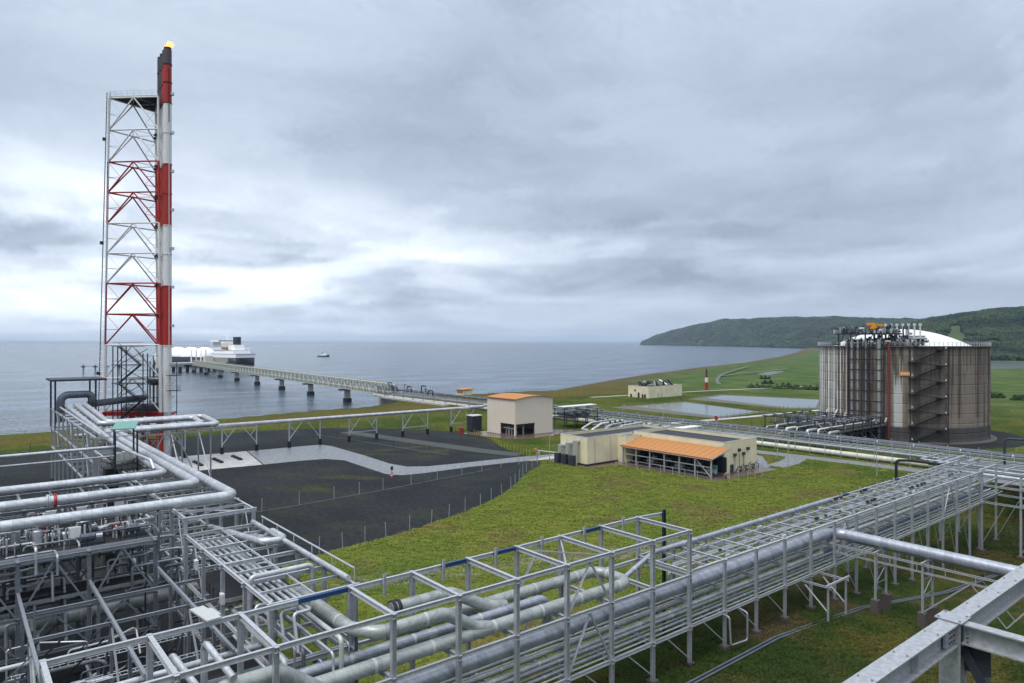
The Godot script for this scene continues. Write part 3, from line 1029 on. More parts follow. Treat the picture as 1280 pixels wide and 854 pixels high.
	box(tray, "tray_side", P(66, 55.5, 9.52), P(160, 55.54, 9.76), M.steel)
	box(tray, "tray_side", P(66, 54.86, 9.52), P(160, 54.9, 9.76), M.steel)

func build_right_trestle() -> void:
	# trestle under the header where it leaves the rack
	var t := thing("trestle", "lattice trestle on brown concrete footings carrying the header to the right", "trestle", P(101, 41, 0))
	for v in [42.6, 36.6, 12.0]:
		var g := ground_h(101, v)
		for u in [100.0, 103.4]:
			box(t, "footing", P(u - .5, v - .5, g - .4), P(u + .5, v + .5, g + 2.0), M.footing)
			beam(t, "column", P(u, v, g + 2.0), P(u, v, 7.7), 0.26, 0.26, M.steel)
		for k in 3:
			var y0 := lerpf(g + 2.1, 7.5, k / 3.0)
			var y1 := lerpf(g + 2.1, 7.5, (k + 1) / 3.0)
			beam(t, "lacing", P(100 if k % 2 else 103.4, v, y0), P(103.4 if k % 2 else 100, v, y1), 0.13, 0.13, M.steel, "l")
			beam(t, "lacing", P(100, v, y1), P(103.4, v, y1), 0.12, 0.12, M.steel, "l")
		beam(t, "cap_beam", P(99.4, v, 7.6), P(104.2, v, 7.6), 0.24, 0.26, M.steel)
	for u in [100.0, 103.4]:
		beam(t, "top_chord", P(u, 48.2, 7.42), P(u, 6, 7.42), 0.22, 0.24, M.steel)
		beam(t, "bottom_chord", P(u, 48.2, 6.4), P(u, 6, 6.4), 0.18, 0.2, M.steel)
		var g := ground_h(101, 36.6)
		for e in [[36.6, 29.5, 0.5], [22.5, 29.5, 3.5], [22.5, 15.5, 3.5]]:
			pass
		beam(t, "raker", P(u, 36.4, g + 2.2), P(u, 31.0, 6.4), 0.18, 0.18, M.steel, "box")
		beam(t, "raker", P(u, 31.0, 6.4), P(u, 27.2, 2.0), 0.15, 0.15, M.steel, "l")
		beam(t, "raker", P(u, 24.0, 6.4), P(u, 27.2, 2.0), 0.15, 0.15, M.steel, "l")
		for k in 12:
			var v0 := 47.5 - k * 3.4
			beam(t, "web_post", P(u, v0, 6.4), P(u, v0, 7.4), 0.1, 0.1, M.steel, "l")
	pipe("thin rail-like pipe beside the header on the lattice trestle", [P(103.2, 48, 7.75), P(103.2, 5, 7.7)], 0.13, M.galv)
	# small platform frame at the foot of the bend
	var f := thing("support_frame", "small bolted support frame at the near face under the header bend", "frame", P(92, 46, 0))
	for q in [[90.5, 44.6], [95.5, 44.6]]:
		beam(f, "column", P(q[0], q[1], ground_h(q[0], q[1])), P(q[0], q[1], 4.3), 0.22, 0.22, M.steel)
		beam(f, "brace", P(q[0], q[1], 1.0), P(q[0], 47.8, 3.9), 0.14, 0.14, M.steel, "l")
		beam(f, "arm", P(q[0], 44.2, 4.3), P(q[0], 48.2, 4.3), 0.22, 0.24, M.steel)
	beam(f, "arm", P(90, 44.6, 4.55), P(96.5, 44.6, 4.55), 0.22, 0.24, M.steel)

func build_near_frame() -> void:
	# the heavy beams of the structure the picture is taken from
	var t := thing("steel_frame", "heavy grey steel beams and column head close by at bottom right", "steel frame", P(14.2, 4.45, 20))
	var y := 31.97
	var web := 0.30
	for e in [[2.0, 14.0], [14.4, 24.4]]:
		beam(t, "girder", P(e[0], 4.45, y - .21), P(e[1], 4.45, y - .21), 0.31, 0.40, M.steel_near)
	box(t, "cap_plate", P(13.98, 4.24, y), P(14.44, 4.68, y + 0.02), M.steel_near)
	beam(t, "column", P(14.2, 4.45, 18), P(14.2, 4.45, y - 0.002), 0.34, 0.34, M.steel_near, "i", P(1, 0, 0))
	for u in [14.2, 18.15, 22.1]:
		beam(t, "cross_girder", P(u, 4.28, y - .20), P(u, -6, y - .20), 0.24, 0.36, M.steel_near)
		for k in 2:
			for b in 4:
				rod(t, "bolt", P(u - 0.13 + .26 * k, 4.20, y - .10 - .07 * b), P(u - 0.11 + .26 * k, 4.17, y - .10 - .07 * b), 0.014, M.steel_dark)
	beam(t, "brace", P(14.3, 4.3, y - 0.5), P(14.3, 1.8, y - 5.0), 0.16, 0.16, M.steel_dark, "box")
	box(t, "gusset", P(14.29, 4.3, y - 0.9), P(14.32, 3.9, y - 0.38), M.steel_dark)
	for k in 9:
		for e in [-0.1, 0.1]:
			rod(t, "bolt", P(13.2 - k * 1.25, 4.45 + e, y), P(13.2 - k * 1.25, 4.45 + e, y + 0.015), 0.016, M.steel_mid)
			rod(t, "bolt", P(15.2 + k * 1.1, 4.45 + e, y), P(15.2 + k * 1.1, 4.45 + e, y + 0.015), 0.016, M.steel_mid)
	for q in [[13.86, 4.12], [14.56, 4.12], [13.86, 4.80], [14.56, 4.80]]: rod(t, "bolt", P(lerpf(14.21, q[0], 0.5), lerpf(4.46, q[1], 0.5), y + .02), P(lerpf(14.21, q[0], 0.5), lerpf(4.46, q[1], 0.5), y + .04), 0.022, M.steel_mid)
	for k in 5: box(t, "web_stiffener", P(3.5 + k * 2.2, 4.32, y - .38), P(3.52 + k * 2.2, 4.43, y - .03), M.steel_near)
	for s in [-1, 1]:
		box(t, "splice_plate", P(14.2 + s * 0.18, 4.36, y - .36), P(14.2 + s * 0.62, 4.40, y - .06), M.steel_near)
		for k in 3:
			for b in 3:
				rod(t, "bolt", P(14.2 + s * (.26 + .1 * k), 4.36, y - .12 - .09 * b), P(14.2 + s * (.26 + .1 * k), 4.34, y - .12 - .09 * b), 0.015, M.steel_dark)
	t.position += P(-0.21, 0.17, 0.06)

func build_west_rack() -> void:
	rack("pipe_rack", "low corner bays of the west rack behind the tall frame", "", "v", [56.4, 62.9, 69.4, 75.9, 82.7], 20.5, 28.0, [6.0, 10.4, 15.5], {"w": 0.34, "braced": [4], "joists": 1, "stringers": [0.5]})
	rack("pipe_rack", "high west rack carrying three fat pipes away towards the flare", "", "v", seq(82.9, 146.0, 6.3), 20.5, 28.0, [6.0, 11.4, 17.3], {"w": 0.36, "braced": [1, 4, 8], "joists": 1, "plan_braced": [1]})
	rack("pipe_rack", "far end of the west rack before the sea beside the flare", "", "v", seq(150.0, 222.0, 8.0), 21.4, 28.6, [9.0, 14.0, 19.0], {"w": 0.34, "braced": [2, 5, 8]})
	var c := thing("canopy", "flat canopy on posts over the far end of the west rack", "canopy", P(21.4, 222, 19))
	for q in [[21.4, 224], [30.5, 224], [21.4, 214], [30.5, 214]]:
		beam(c, "post", P(q[0], q[1], 14), P(q[0], q[1], 26.6), 0.4, 0.4, M.steel_dark)
	box(c, "canopy_roof", P(20.4, 213, 26.6), P(32.6, 225, 27.1), M.steel_dark)
	box(c, "canopy_edge", P(32.62, 213, 26.5), P(33.0, 225, 27.1), M.red)
	# three fat pipes that come from the left and turn up the west rack
	var hh := 18.25
	pipe("nearest of the three fat grey pipes turning up the west rack", [P(-30, 86.8, hh), P(27.0, 86.8, hh), P(27.0, 163.5, hh), P(47.3, 163.5, hh + .1), P(47.3, 175.6, hh + 0.8), P(27.4, 175.6, hh + 0.8), P(27.4, 210, hh + 2.4)], 0.60, M.alu, 1.35, 0.0)
	var p2 := pipe("middle of the three fat grey pipes turning up the west rack", [P(-30, 97.2, hh), P(25.45, 97.2, hh), P(25.45, 166.0, hh), P(44.6, 166.0, hh + .1), P(44.6, 173.2, hh + 0.8), P(25.6, 173.2, hh + 0.8), P(25.6, 212, hh + 2.4)], 0.60, M.alu, 1.35, 0.0)
	flange(p2, P(9.0, 97.2, hh), Vector3.RIGHT, 0.62, M.band)
	flange(p2, P(9.7, 97.2, hh), Vector3.RIGHT, 0.62, M.red)
	box(p2, "pipe_saddle", P(1.0, 96.2, hh + 0.2), P(1.7, 98.2, hh + 1.5), M.band)
	pipe("farthest of the three fat grey pipes turning up the west rack", [P(-30, 107.6, hh), P(23.8, 107.6, hh), P(23.8, 150, hh), P(23.8, 214, hh + 2.0)], 0.53, M.alu, 1.2, 0.0)
	pipe("thin grey pipe with a sharp corner left of the three fat pipes", [P(-40, 121, 20.6), P(20.2, 121, 20.8), P(22.4, 109.4, 20.0), P(22.6, 108.2, 18.9)], 0.24, M.alu, 0.5)
	pipe("lowest thin pipe under the sharp-cornered pipe on the left", [P(-40, 121, 19.3), P(20.0, 121, 19.4)], 0.14, M.alu)
	var tr := thing("trestle", "single post carrying the thin pipes at the left edge", "trestle", P(-2.5, 121, 0))
	beam(tr, "column", P(-2.4, 121, 0), P(-2.4, 121, 19.1), 0.4, 0.4, M.steel)
	beam(tr, "arm", P(-2.4, 119.6, 19.1), P(-2.4, 122.4, 19.1), 0.3, 0.3, M.steel)
	# far end: header up under the canopy and across to the flare
	pipe("dark header bending down under the far canopy", [P(22.6, 214, 16), P(22.6, 214, 23.0), P(29.6, 214, 23.0), P(29.6, 214, 20.4), P(29.6, 218, 20.0), P(46, 233.5, 20.0)], 0.95, M.dark_pipe, 1.8)
	pipe("second thin pipe along the left edge of the far west rack", [P(22.3, 150, 19.4), P(22.3, 212, 20.0)], 0.25, M.alu)
	# bracket frame under the pipe loop
	var b := thing("support_frame", "raking frame holding up the pipe loop that juts out right", "frame", P(34, 165, 0))
	for u in [33.0, 40.0, 46.0]:
		for v in [164.6, 174.6]:
			beam(b, "column", P(u, v, 0), P(u, v, 17.4 + (0.6 if v > 170 else 0.0)), 0.3, 0.3, M.steel)
		beam(b, "cross_beam", P(u, 162.4, 17.4), P(u, 176.6, 18.0), 0.28, 0.32, M.steel)
		beam(b, "brace", P(u, 164.6, 6), P(u, 174.6, 16), 0.18, 0.18, M.steel, "l")
	for v in [164.6, 174.6]:
		beam(b, "cap_beam", P(28, v, 16.8), P(48, v, 16.8), 0.28, 0.32, M.steel)
		beam(b, "raker", P(32, v, 2), P(39, v, 16.5), 0.2, 0.2, M.steel, "box")
		beam(b, "raker", P(44, v, 4), P(39, v, 16.5), 0.2, 0.2, M.steel, "box")
	# stair head with the pale green roof
	var g := thing("stair_tower", "dark stair tower with a pale green roof beside the fat pipes", "stair tower", P(19, 122, 0))
	for q in [[19.6, 119.6], [22.6, 119.6], [20.6, 126.6], [23.4, 126.6]]:
		beam(g, "post", P(q[0], q[1], 0), P(q[0], q[1], 23.2), 0.24, 0.24, M.steel_dark)
	part(g, "roof", U.box, M.teal, along(P(20.6, 119.4, 23.6), P(22.6, 127.0, 23.9), 3.2, 0.16))
	box(g, "landing", P(19.6, 119, 17.5), P(23.4, 127, 17.6), M.grating)
	railing(g, P(19.6, 119, 17.6), P(23.4, 119, 17.6), M.black, 0.8, 1.2)
	railing(g, P(19.6, 119, 17.6), P(19.6, 127, 17.6), M.black, 0.8, 1.2)
	for k in 3: box(g, "control_box", P(20.2 + k, 122 + k, 18), P(20.9 + k, 123 + k, 19.6), M.band)
	box(g, "stair_shaft", P(18.6, 121.5, 2), P(20.4, 124, 17.4), M.soot)
	# the lower bays between the high rack and the tall frame
	pipe("small U-shaped pipe bend at the right edge of the west rack", [P(24.6, 88, 14.5), P(25.4, 72.8, 16.0), P(27.8, 72.0, 16.0), P(27.8, 76.5, 16.0), P(27.4, 77.2, 15.0), P(27.4, 84, 14.0)], 0.36, M.alu, 1.1, 0.0)
	pipe("straight pipe along the right edge of the west rack corner bays", [P(27.6, 82, 15.9), P(27.6, 57, 15.9)], 0.26, M.alu)
	rack_edge_rail()
	pipe("pipe crossing the corner bays with an elbow at its right end", [P(20.8, 62.5, 12), P(20.8, 62.5, 15.95), P(26.6, 62.5, 15.95), P(26.6, 62.5, 12)], 0.24, M.alu, 0.5)
	pipe("thick sloping grey pipe below the corner bays", [P(26.8, 90, 11.6), P(26.2, 57, 11.6)], 0.52, M.galv, 1.5, 4.0)
	for k in 4:
		pipe("%s thin pipe from the left running down the west rack corner bays" % ["first", "second", "third", "fourth"][k], [P(21.4 + k * 0.62, 82, 14.8), P(21.4 + k * 0.62, 58.5 - 1.2 * k, 14.8), P(21.4 + k * 0.62 - 1.5, 58.5 - 1.2 * k, 14.8), P(21.4 + k * 0.62 - 1.5, 57.5 - 1.2 * k, 12)], 0.15, M.alu, 0.35)
	pipe("bent thin pipe hooking back over the dark deck of the corner bays", [P(25.0, 66.5, 14.6), P(25.0, 70, 14.6), P(23.9, 70, 14.6), P(23.9, 57, 14.6)], 0.17, M.alu, 0.4)
	deck("dark grated deck with black railing in the west rack corner bays", 22.6, 64.5, 26.6, 70.5, 12.6, "nsew", M.black)
	deck("lower dark grated deck under the west rack corner bays", 20.8, 72, 27.6, 82, 11.0, "we", M.black)
	for k in 3:
		var e := thing("light_box", "%s small white junction box on the corner bays' steel" % ["lowest", "middle", "highest"][k], "junction box", P(20.6, 60 + k * 9, 11 + k))
		box(e, "box_body", P(20.2, 59.7 + k * 9, 10.8 + k), P(20.5, 60.4 + k * 9, 11.8 + k), M.white)
		box(e, "box_door", P(20.16, 59.78 + k * 9, 10.9 + k), P(20.2, 60.32 + k * 9, 11.7 + k), M.band)

func rack_edge_rail() -> void:
	var r := thing("guard_rail", "single high guard rail along the right edge of the corner bays", "guard rail", P(28.1, 57, 15.5))
	rod(r, "handrail", P(28.3, 57.2, 16.6), P(28.3, 81, 16.6), 0.09, M.steel)
	for k in 6: rod(r, "rail_post", P(28.3, 57.2 + k * 4.7, 15.3), P(28.3, 57.2 + k * 4.7, 16.6), 0.06, M.steel)

func build_left_module() -> void:
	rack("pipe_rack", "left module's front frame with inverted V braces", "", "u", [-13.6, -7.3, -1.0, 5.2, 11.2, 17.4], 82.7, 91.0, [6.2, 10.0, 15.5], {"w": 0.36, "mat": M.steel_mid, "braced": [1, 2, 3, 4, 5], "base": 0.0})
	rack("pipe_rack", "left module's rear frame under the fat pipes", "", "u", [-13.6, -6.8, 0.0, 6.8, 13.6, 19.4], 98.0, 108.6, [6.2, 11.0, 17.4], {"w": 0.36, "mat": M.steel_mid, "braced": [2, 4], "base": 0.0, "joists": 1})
	pipe("big dull grey pipe passing through the left module low down", [P(-20, 85.6, 8.2), P(22.4, 85.6, 8.4)], 0.85, M.cryo, 1.0, 7.0)
	pipe("pale pipe on the rear frame below the fat pipes", [P(-20, 100, 12.0), P(16, 100, 12.0), P(17, 100, 9.5), P(19, 100, 9.5)], 0.36, M.alu, 0.9, 5.0)
	# decks with their gear
	deck("upper dark deck at the front of the left module", -13, 83.4, 17.2, 90.4, 15.6, "sn", M.black)
	deck("lower dark deck at the front of the left module", -13, 86.6, 17.2, 90.6, 10.1, "s", M.black)
	deck("dark deck between the fat pipes of the left module", -13, 91.2, 19.8, 98.0, 13.0, "s", M.black)
	deck("rear dark deck under the farthest fat pipe", -13, 98.6, 19.6, 108, 14.2, "se", M.black)
	deck("dark deck low in the pit before the left module", 6.0, 60, 19.8, 70, 3.0, "nsew", M.steel_dark)
	var r := RandomNumberGenerator.new()
	r.seed = 41
	var where := ["front", "middle", "rear"]
	var spots := []
	for k in 66:
		spots.append([r.randf_range(-10, 19), k % 3, r.randi() % 4, r.randf_range(-1.8, 1.8), k])
	spots.sort_custom(func(a, b): return a[0] < b[0])
	var seen := {}
	for q in spots:
		var key: int = q[1] * 4 + q[2]
		seen[key] = seen.get(key, 0) + 1
		skid(q[0], [86.4, 94.6, 103.4][q[1]] + q[3], [15.62, 13.02, 14.22][q[1]], q[2], where[q[1]], seen[key], q[4])
	var ft := thing("deck_fittings", "small pale conduits, brackets and gauges bristling over the left module's decks", "fittings", P(0, 86, 15.6))
	for k in 190:
		var row := k % 3
		var c := P(r.randf_range(-12, 19.5), [86.9, 94.6, 103.2][row] + r.randf_range(-3.3, 3.3), [15.62, 13.02, 14.22][row])
		var hh := r.randf_range(0.5, 2.3)
		var m: Material = [M.band, M.steel, M.alu, M.white, M.steel_dark][k % 5]
		if k % 4 == 0: box(ft, "gauge_box", c + Vector3(-.15, hh - .3, -.1), c + Vector3(.15, hh + .1, .1), m)
		rod(ft, "conduit", c, c + Vector3.UP * hh, r.randf_range(0.03, 0.07), m)
		if k % 2: rod(ft, "conduit", c + Vector3.UP * hh, c + Vector3(r.randf_range(-2.5, 2.5) if k % 3 else 0.0, hh, 0.0 if k % 3 else r.randf_range(-2, 2)), r.randf_range(0.03, 0.07), m)
	for k in 5:
		var u := -9.0 + k * 6.0
		rod(ft, "vent_stack", P(u, 90.0, 15.6), P(u, 90.0, 17.6), 0.1, M.band)
	# small lines that weave among the decks
	spots = []
	for k in 78: spots.append([r.randf_range(-12, 14), k % 3, k % 4])
	spots.sort_custom(func(a, b): return a[0] < b[0])
	seen = {}
	var k_ := 0
	for q in spots:
		var row: int = q[1]
		seen[row] = seen.get(row, 0) + 1
		k_ += 1
		var v: float = [84.0, 92.0, 99.5][row] + r.randf() * 6.0
		var h: float = [15.0, 12.4, 13.4][row] + r.randf_range(0.4, 2.4)
		var u: float = q[0]
		var L := r.randf_range(2.0, 7.0)
		var d := r.randf_range(1.0, 3.5) * (1 if k_ % 2 else -1)
		pipe("%s short bent pipe from the left, %s, among the %s deck's equipment" % [ordinal(seen[row]), ["bright", "blue-grey", "pale", "dark"][q[2]], where[row]], [P(u, v, h - r.randf_range(1, 3)), P(u, v, h), P(u + L, v, h), P(u + L, v + d, h), P(u + L, v + d, h - r.randf_range(0.8, 3))], r.randf_range(0.07, 0.17), [M.alu, M.galv, M.band, M.dark_pipe][q[2]], 0.3, 0.0, "small bent pipes among the left module's decks", "small_pipe")
	# the pit in front: frames, beams and low lines
	var pit := thing("pit_lattice", "lattice of beams spanning the dark pit before the left module", "steelwork", P(5, 60, 0))
	for u in [5.2, 11.2, 17.6]:
		for v in [62.0, 70.0, 77.0]:
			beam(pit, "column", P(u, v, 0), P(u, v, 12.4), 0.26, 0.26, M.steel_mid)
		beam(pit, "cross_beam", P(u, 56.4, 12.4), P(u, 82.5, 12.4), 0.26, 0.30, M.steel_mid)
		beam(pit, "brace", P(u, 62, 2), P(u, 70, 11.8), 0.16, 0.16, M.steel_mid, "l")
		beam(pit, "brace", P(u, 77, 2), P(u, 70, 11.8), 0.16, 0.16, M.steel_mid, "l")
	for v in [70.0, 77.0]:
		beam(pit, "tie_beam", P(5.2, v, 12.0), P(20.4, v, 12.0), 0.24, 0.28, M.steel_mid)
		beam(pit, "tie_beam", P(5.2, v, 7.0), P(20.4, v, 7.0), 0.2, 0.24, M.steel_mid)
	var tg := thing("pit_steelwork", "tangle of small struts and ladders deep in the pit before the left module", "steelwork", P(4, 60, 0))
	var q := RandomNumberGenerator.new()
	q.seed = 77
	for k in 150:
		var a := P(q.randf_range(-8, 20), q.randf_range(58, 82), q.randf_range(1.5, 9.5))
		var L := q.randf_range(1.5, 6.0)
		var b: Vector3 = a + [P(L, 0, 0), P(0, L, 0), P(0, 0, L * .7), P(L * .7, 0, L * .6), P(0, L * .7, -L * .5)][k % 5]
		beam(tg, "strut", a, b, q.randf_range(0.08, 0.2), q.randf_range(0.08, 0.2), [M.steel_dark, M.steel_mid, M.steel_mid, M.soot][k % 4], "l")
	for k in 3:
		var v := 60.0 + k * 7.5
		for s in [0.0, 0.7]: rod(tg, "ladder_rail", P(4, v + s, 9.2 - k), P(20, v + s, 9.2 - k), 0.05, M.steel)
		for r_ in 27: rod(tg, "rung", P(4.3 + r_ * .6, v, 9.2 - k), P(4.3 + r_ * .6, v + .7, 9.2 - k), 0.035, M.steel)
	var tone := ["bright", "dark", "pale", "blue-grey"]
	spots = []
	for k in 40: spots.append([q.randf_range(-8, 16), k % 4])
	spots.sort_custom(func(a, b): return a[0] < b[0])
	for k in 40:
		var u: float = spots[k][0]
		var v := q.randf_range(58.5, 80)
		var h := q.randf_range(2.5, 10.5)
		var c: int = spots[k][1]
		pipe("%s short bent pipe from the left, %s, in the pit before the left module" % [ordinal(k + 1), tone[c]], [P(u, v, h - q.randf_range(1, 3)), P(u, v, h), P(u + q.randf_range(2, 6), v, h), P(u + 6, v + q.randf_range(-4, 4), h), P(u + 6, v, h - 2)], q.randf_range(0.07, 0.2), [M.alu, M.dark_pipe, M.band, M.galv][c], 0.3, 0.0, "small bent pipes in the pit", "small_pipe")
	spots = []
	for k in 26: spots.append([q.randf_range(-9, 19), k % 4])
	spots.sort_custom(func(a, b): return a[0] < b[0])
	for k in 26:
		var u: float = spots[k][0]
		var v := q.randf_range(83.4, 90)
		var h := q.randf_range(7.0, 14.5)
		var c: int = spots[k][1]
		pipe("%s short bent pipe from the left, %s, inside the left module's front frame" % [ordinal(k + 1), tone[c]], [P(u, v, h - q.randf_range(1, 3)), P(u, v, h), P(u + q.randf_range(1.5, 5), v, h), P(u + 5, v + q.randf_range(-1, 2), h), P(u + 5, v, h - 3)], q.randf_range(0.07, 0.22), [M.alu, M.dark_pipe, M.band, M.galv][c], 0.3, 0.0, "small bent pipes inside the left module's front frame", "small_pipe")
	for k in 5:
		pipe("%s low pipe from the near side in the pit before the left module" % ["first", "second", "third", "fourth", "fifth"][k], [P(-10, 58.5 + k * 2.4, 4.0 + 0.8 * (k % 3)), P(19.5, 58.5 + k * 2.4, 4.0 + 0.8 * (k % 3))], [0.3, 0.2, 0.36, 0.16, 0.26][k], [M.alu, M.galv, M.cryo, M.band, M.alu][k], 0.6, 4.0)
	deck("dark steel floor deep under the tall frame's first bays", 5.4, 48.8, 27.0, 55.6, 6.9, "", M.steel_dark)
	deck("dark walkway along the tall frame's first bays", 5.4, 56.4, 19.8, 58.2, 10.6, "n", M.black)
	var ww := ["first", "second", "third", "fourth", "fifth", "sixth", "seventh", "eighth"]
	for k in 8:
		var u := 18.6 + k * 1.15
		pipe("%s cross pipe from the left between the tall frame's faces by the rack corner" % ww[k], [P(u, 60, 12.2 + 0.5 * (k % 3)), P(u, 50.5 + (k % 4), 12.2 + 0.5 * (k % 3)), P(u, 50.5 + (k % 4), 7.5), P(u + 3, 50.5 + (k % 4), 7.5)], [0.12, 0.2, 0.1, 0.16][k % 4], [M.alu, M.band, M.galv, M.dark_pipe][k % 4], 0.4)
	for k in 6:
		pipe("%s low line from the left among the steel of the west rack corner bays" % ww[k], [P(21.2 + k * 1.1, 82, 9.4 + 0.4 * (k % 3)), P(21.2 + k * 1.1, 57, 9.4 + 0.4 * (k % 3))], [0.14, 0.22, 0.1, 0.18, 0.12, 0.2][k], [M.galv, M.alu, M.band, M.dark_pipe][k % 4], 0.4, 5.0)
	for k in 2:
		pipe("%s of two hooped pipes standing in the tall frame's first bays" % ["left", "right"][k], [P(12.5 + 2.3 * k, 54.6, 8), P(12.5 + 2.3 * k, 54.6, 14.3 + 0.3 * k), P(12.9 + 2.3 * k, 49, 13.8)], 0.26, M.alu, 0.6)
	pipe("long grey pipe behind the tall frame's first bays", [P(-6, 57.6, 11.6), P(20, 57.6, 11.8)], 0.26, M.alu, 0.6, 4.0)
	var cv := thing("cover", "flat pale sheet-metal cover over the steel at the rack corner", "cover", P(15.5, 57, 15.7))
	part(cv, "cover_sheet", U.box, M.band, along(P(15.3, 58.6, 15.75), P(15.7, 55.2, 15.8), 1.1, 0.12))
	part(cv, "cover_lip", U.box, M.band, along(P(16.1, 58.2, 15.4), P(16.3, 56.4, 15.4), 0.5, 0.5))

func skid(u: float, v: float, h: float, kind: int, row: String, nth: int, k: int) -> void:
	var kinds := ["pump skid with a horizontal drum", "upright vessel with a domed head", "valve manifold of looped pipes", "cable box on legs"]
	var t := thing(["pump_skid", "vessel", "manifold", "cable_cabinet"][kind], "%s %s from the left on the left module's %s deck" % [ordinal(nth), kinds[kind], row], ["pump", "vessel", "manifold", "cabinet"][kind], P(u, v, h), "small plant on the left module's decks, %s" % ["pumps", "vessels", "manifolds", "cabinets"][kind])
	if kind == 0:
		box(t, "base_frame", P(u - 1.1, v - .6, h), P(u + 1.1, v + .6, h + 0.25), M.steel_dark)
		rod(t, "drum", P(u - 0.9, v, h + 0.75), P(u + 0.4, v, h + 0.75), 0.42, M.dark_pipe, "c10")
		rod(t, "motor", P(u + 0.5, v, h + 0.7), P(u + 1.1, v, h + 0.7), 0.3, M.steel, "c10")
		rod(t, "riser", P(u - 0.5, v, h + 0.9), P(u - 0.5, v, h + 2.1), 0.1, M.band)
	elif kind == 1:
		rod(t, "shell", P(u, v, h), P(u, v, h + 1.7), 0.5, [M.alu, M.dark_pipe][k % 2], "c10")
		part(t, "domed_head", U.ball, M.alu, Transform3D(Basis.from_scale(Vector3(1, .5, 1)), P(u, v, h + 1.7)))
		rod(t, "nozzle", P(u, v, h + 1.7), P(u, v, h + 2.4), 0.12, M.band)
	elif kind == 2:
		for q in 4:
			var d := -0.9 + q * 0.6
			rod(t, "pipe_leg", P(u + d, v, h), P(u + d, v, h + 1.3 + 0.3 * (q % 2)), 0.09, [M.band, M.alu][q % 2])
			rod(t, "pipe_arm", P(u + d, v, h + 1.3 + 0.3 * (q % 2)), P(u + d, v + 1.1, h + 1.3 + 0.3 * (q % 2)), 0.09, M.band)
			box(t, "valve_body", P(u + d - .14, v + .4, h + 1.15 + .3 * (q % 2)), P(u + d + .14, v + .7, h + 1.5 + .3 * (q % 2)), [M.red, M.steel_dark, M.white, M.steel_dark][q])
		rod(t, "header", P(u - 1.2, v + 1.1, h + 1.4), P(u + 1.2, v + 1.1, h + 1.4), 0.14, M.alu)
	else:
		for s in [-0.4, 0.4]: rod(t, "leg", P(u + s, v, h), P(u + s, v, h + 0.8), 0.05, M.steel)
		box(t, "cabinet_body", P(u - .55, v - .25, h + 0.7), P(u + .55, v + .25, h + 1.8), M.band)
		box(t, "cabinet_door", P(u - .48, v - .28, h + 0.78), P(u + .48, v - .25, h + 1.72), M.white)

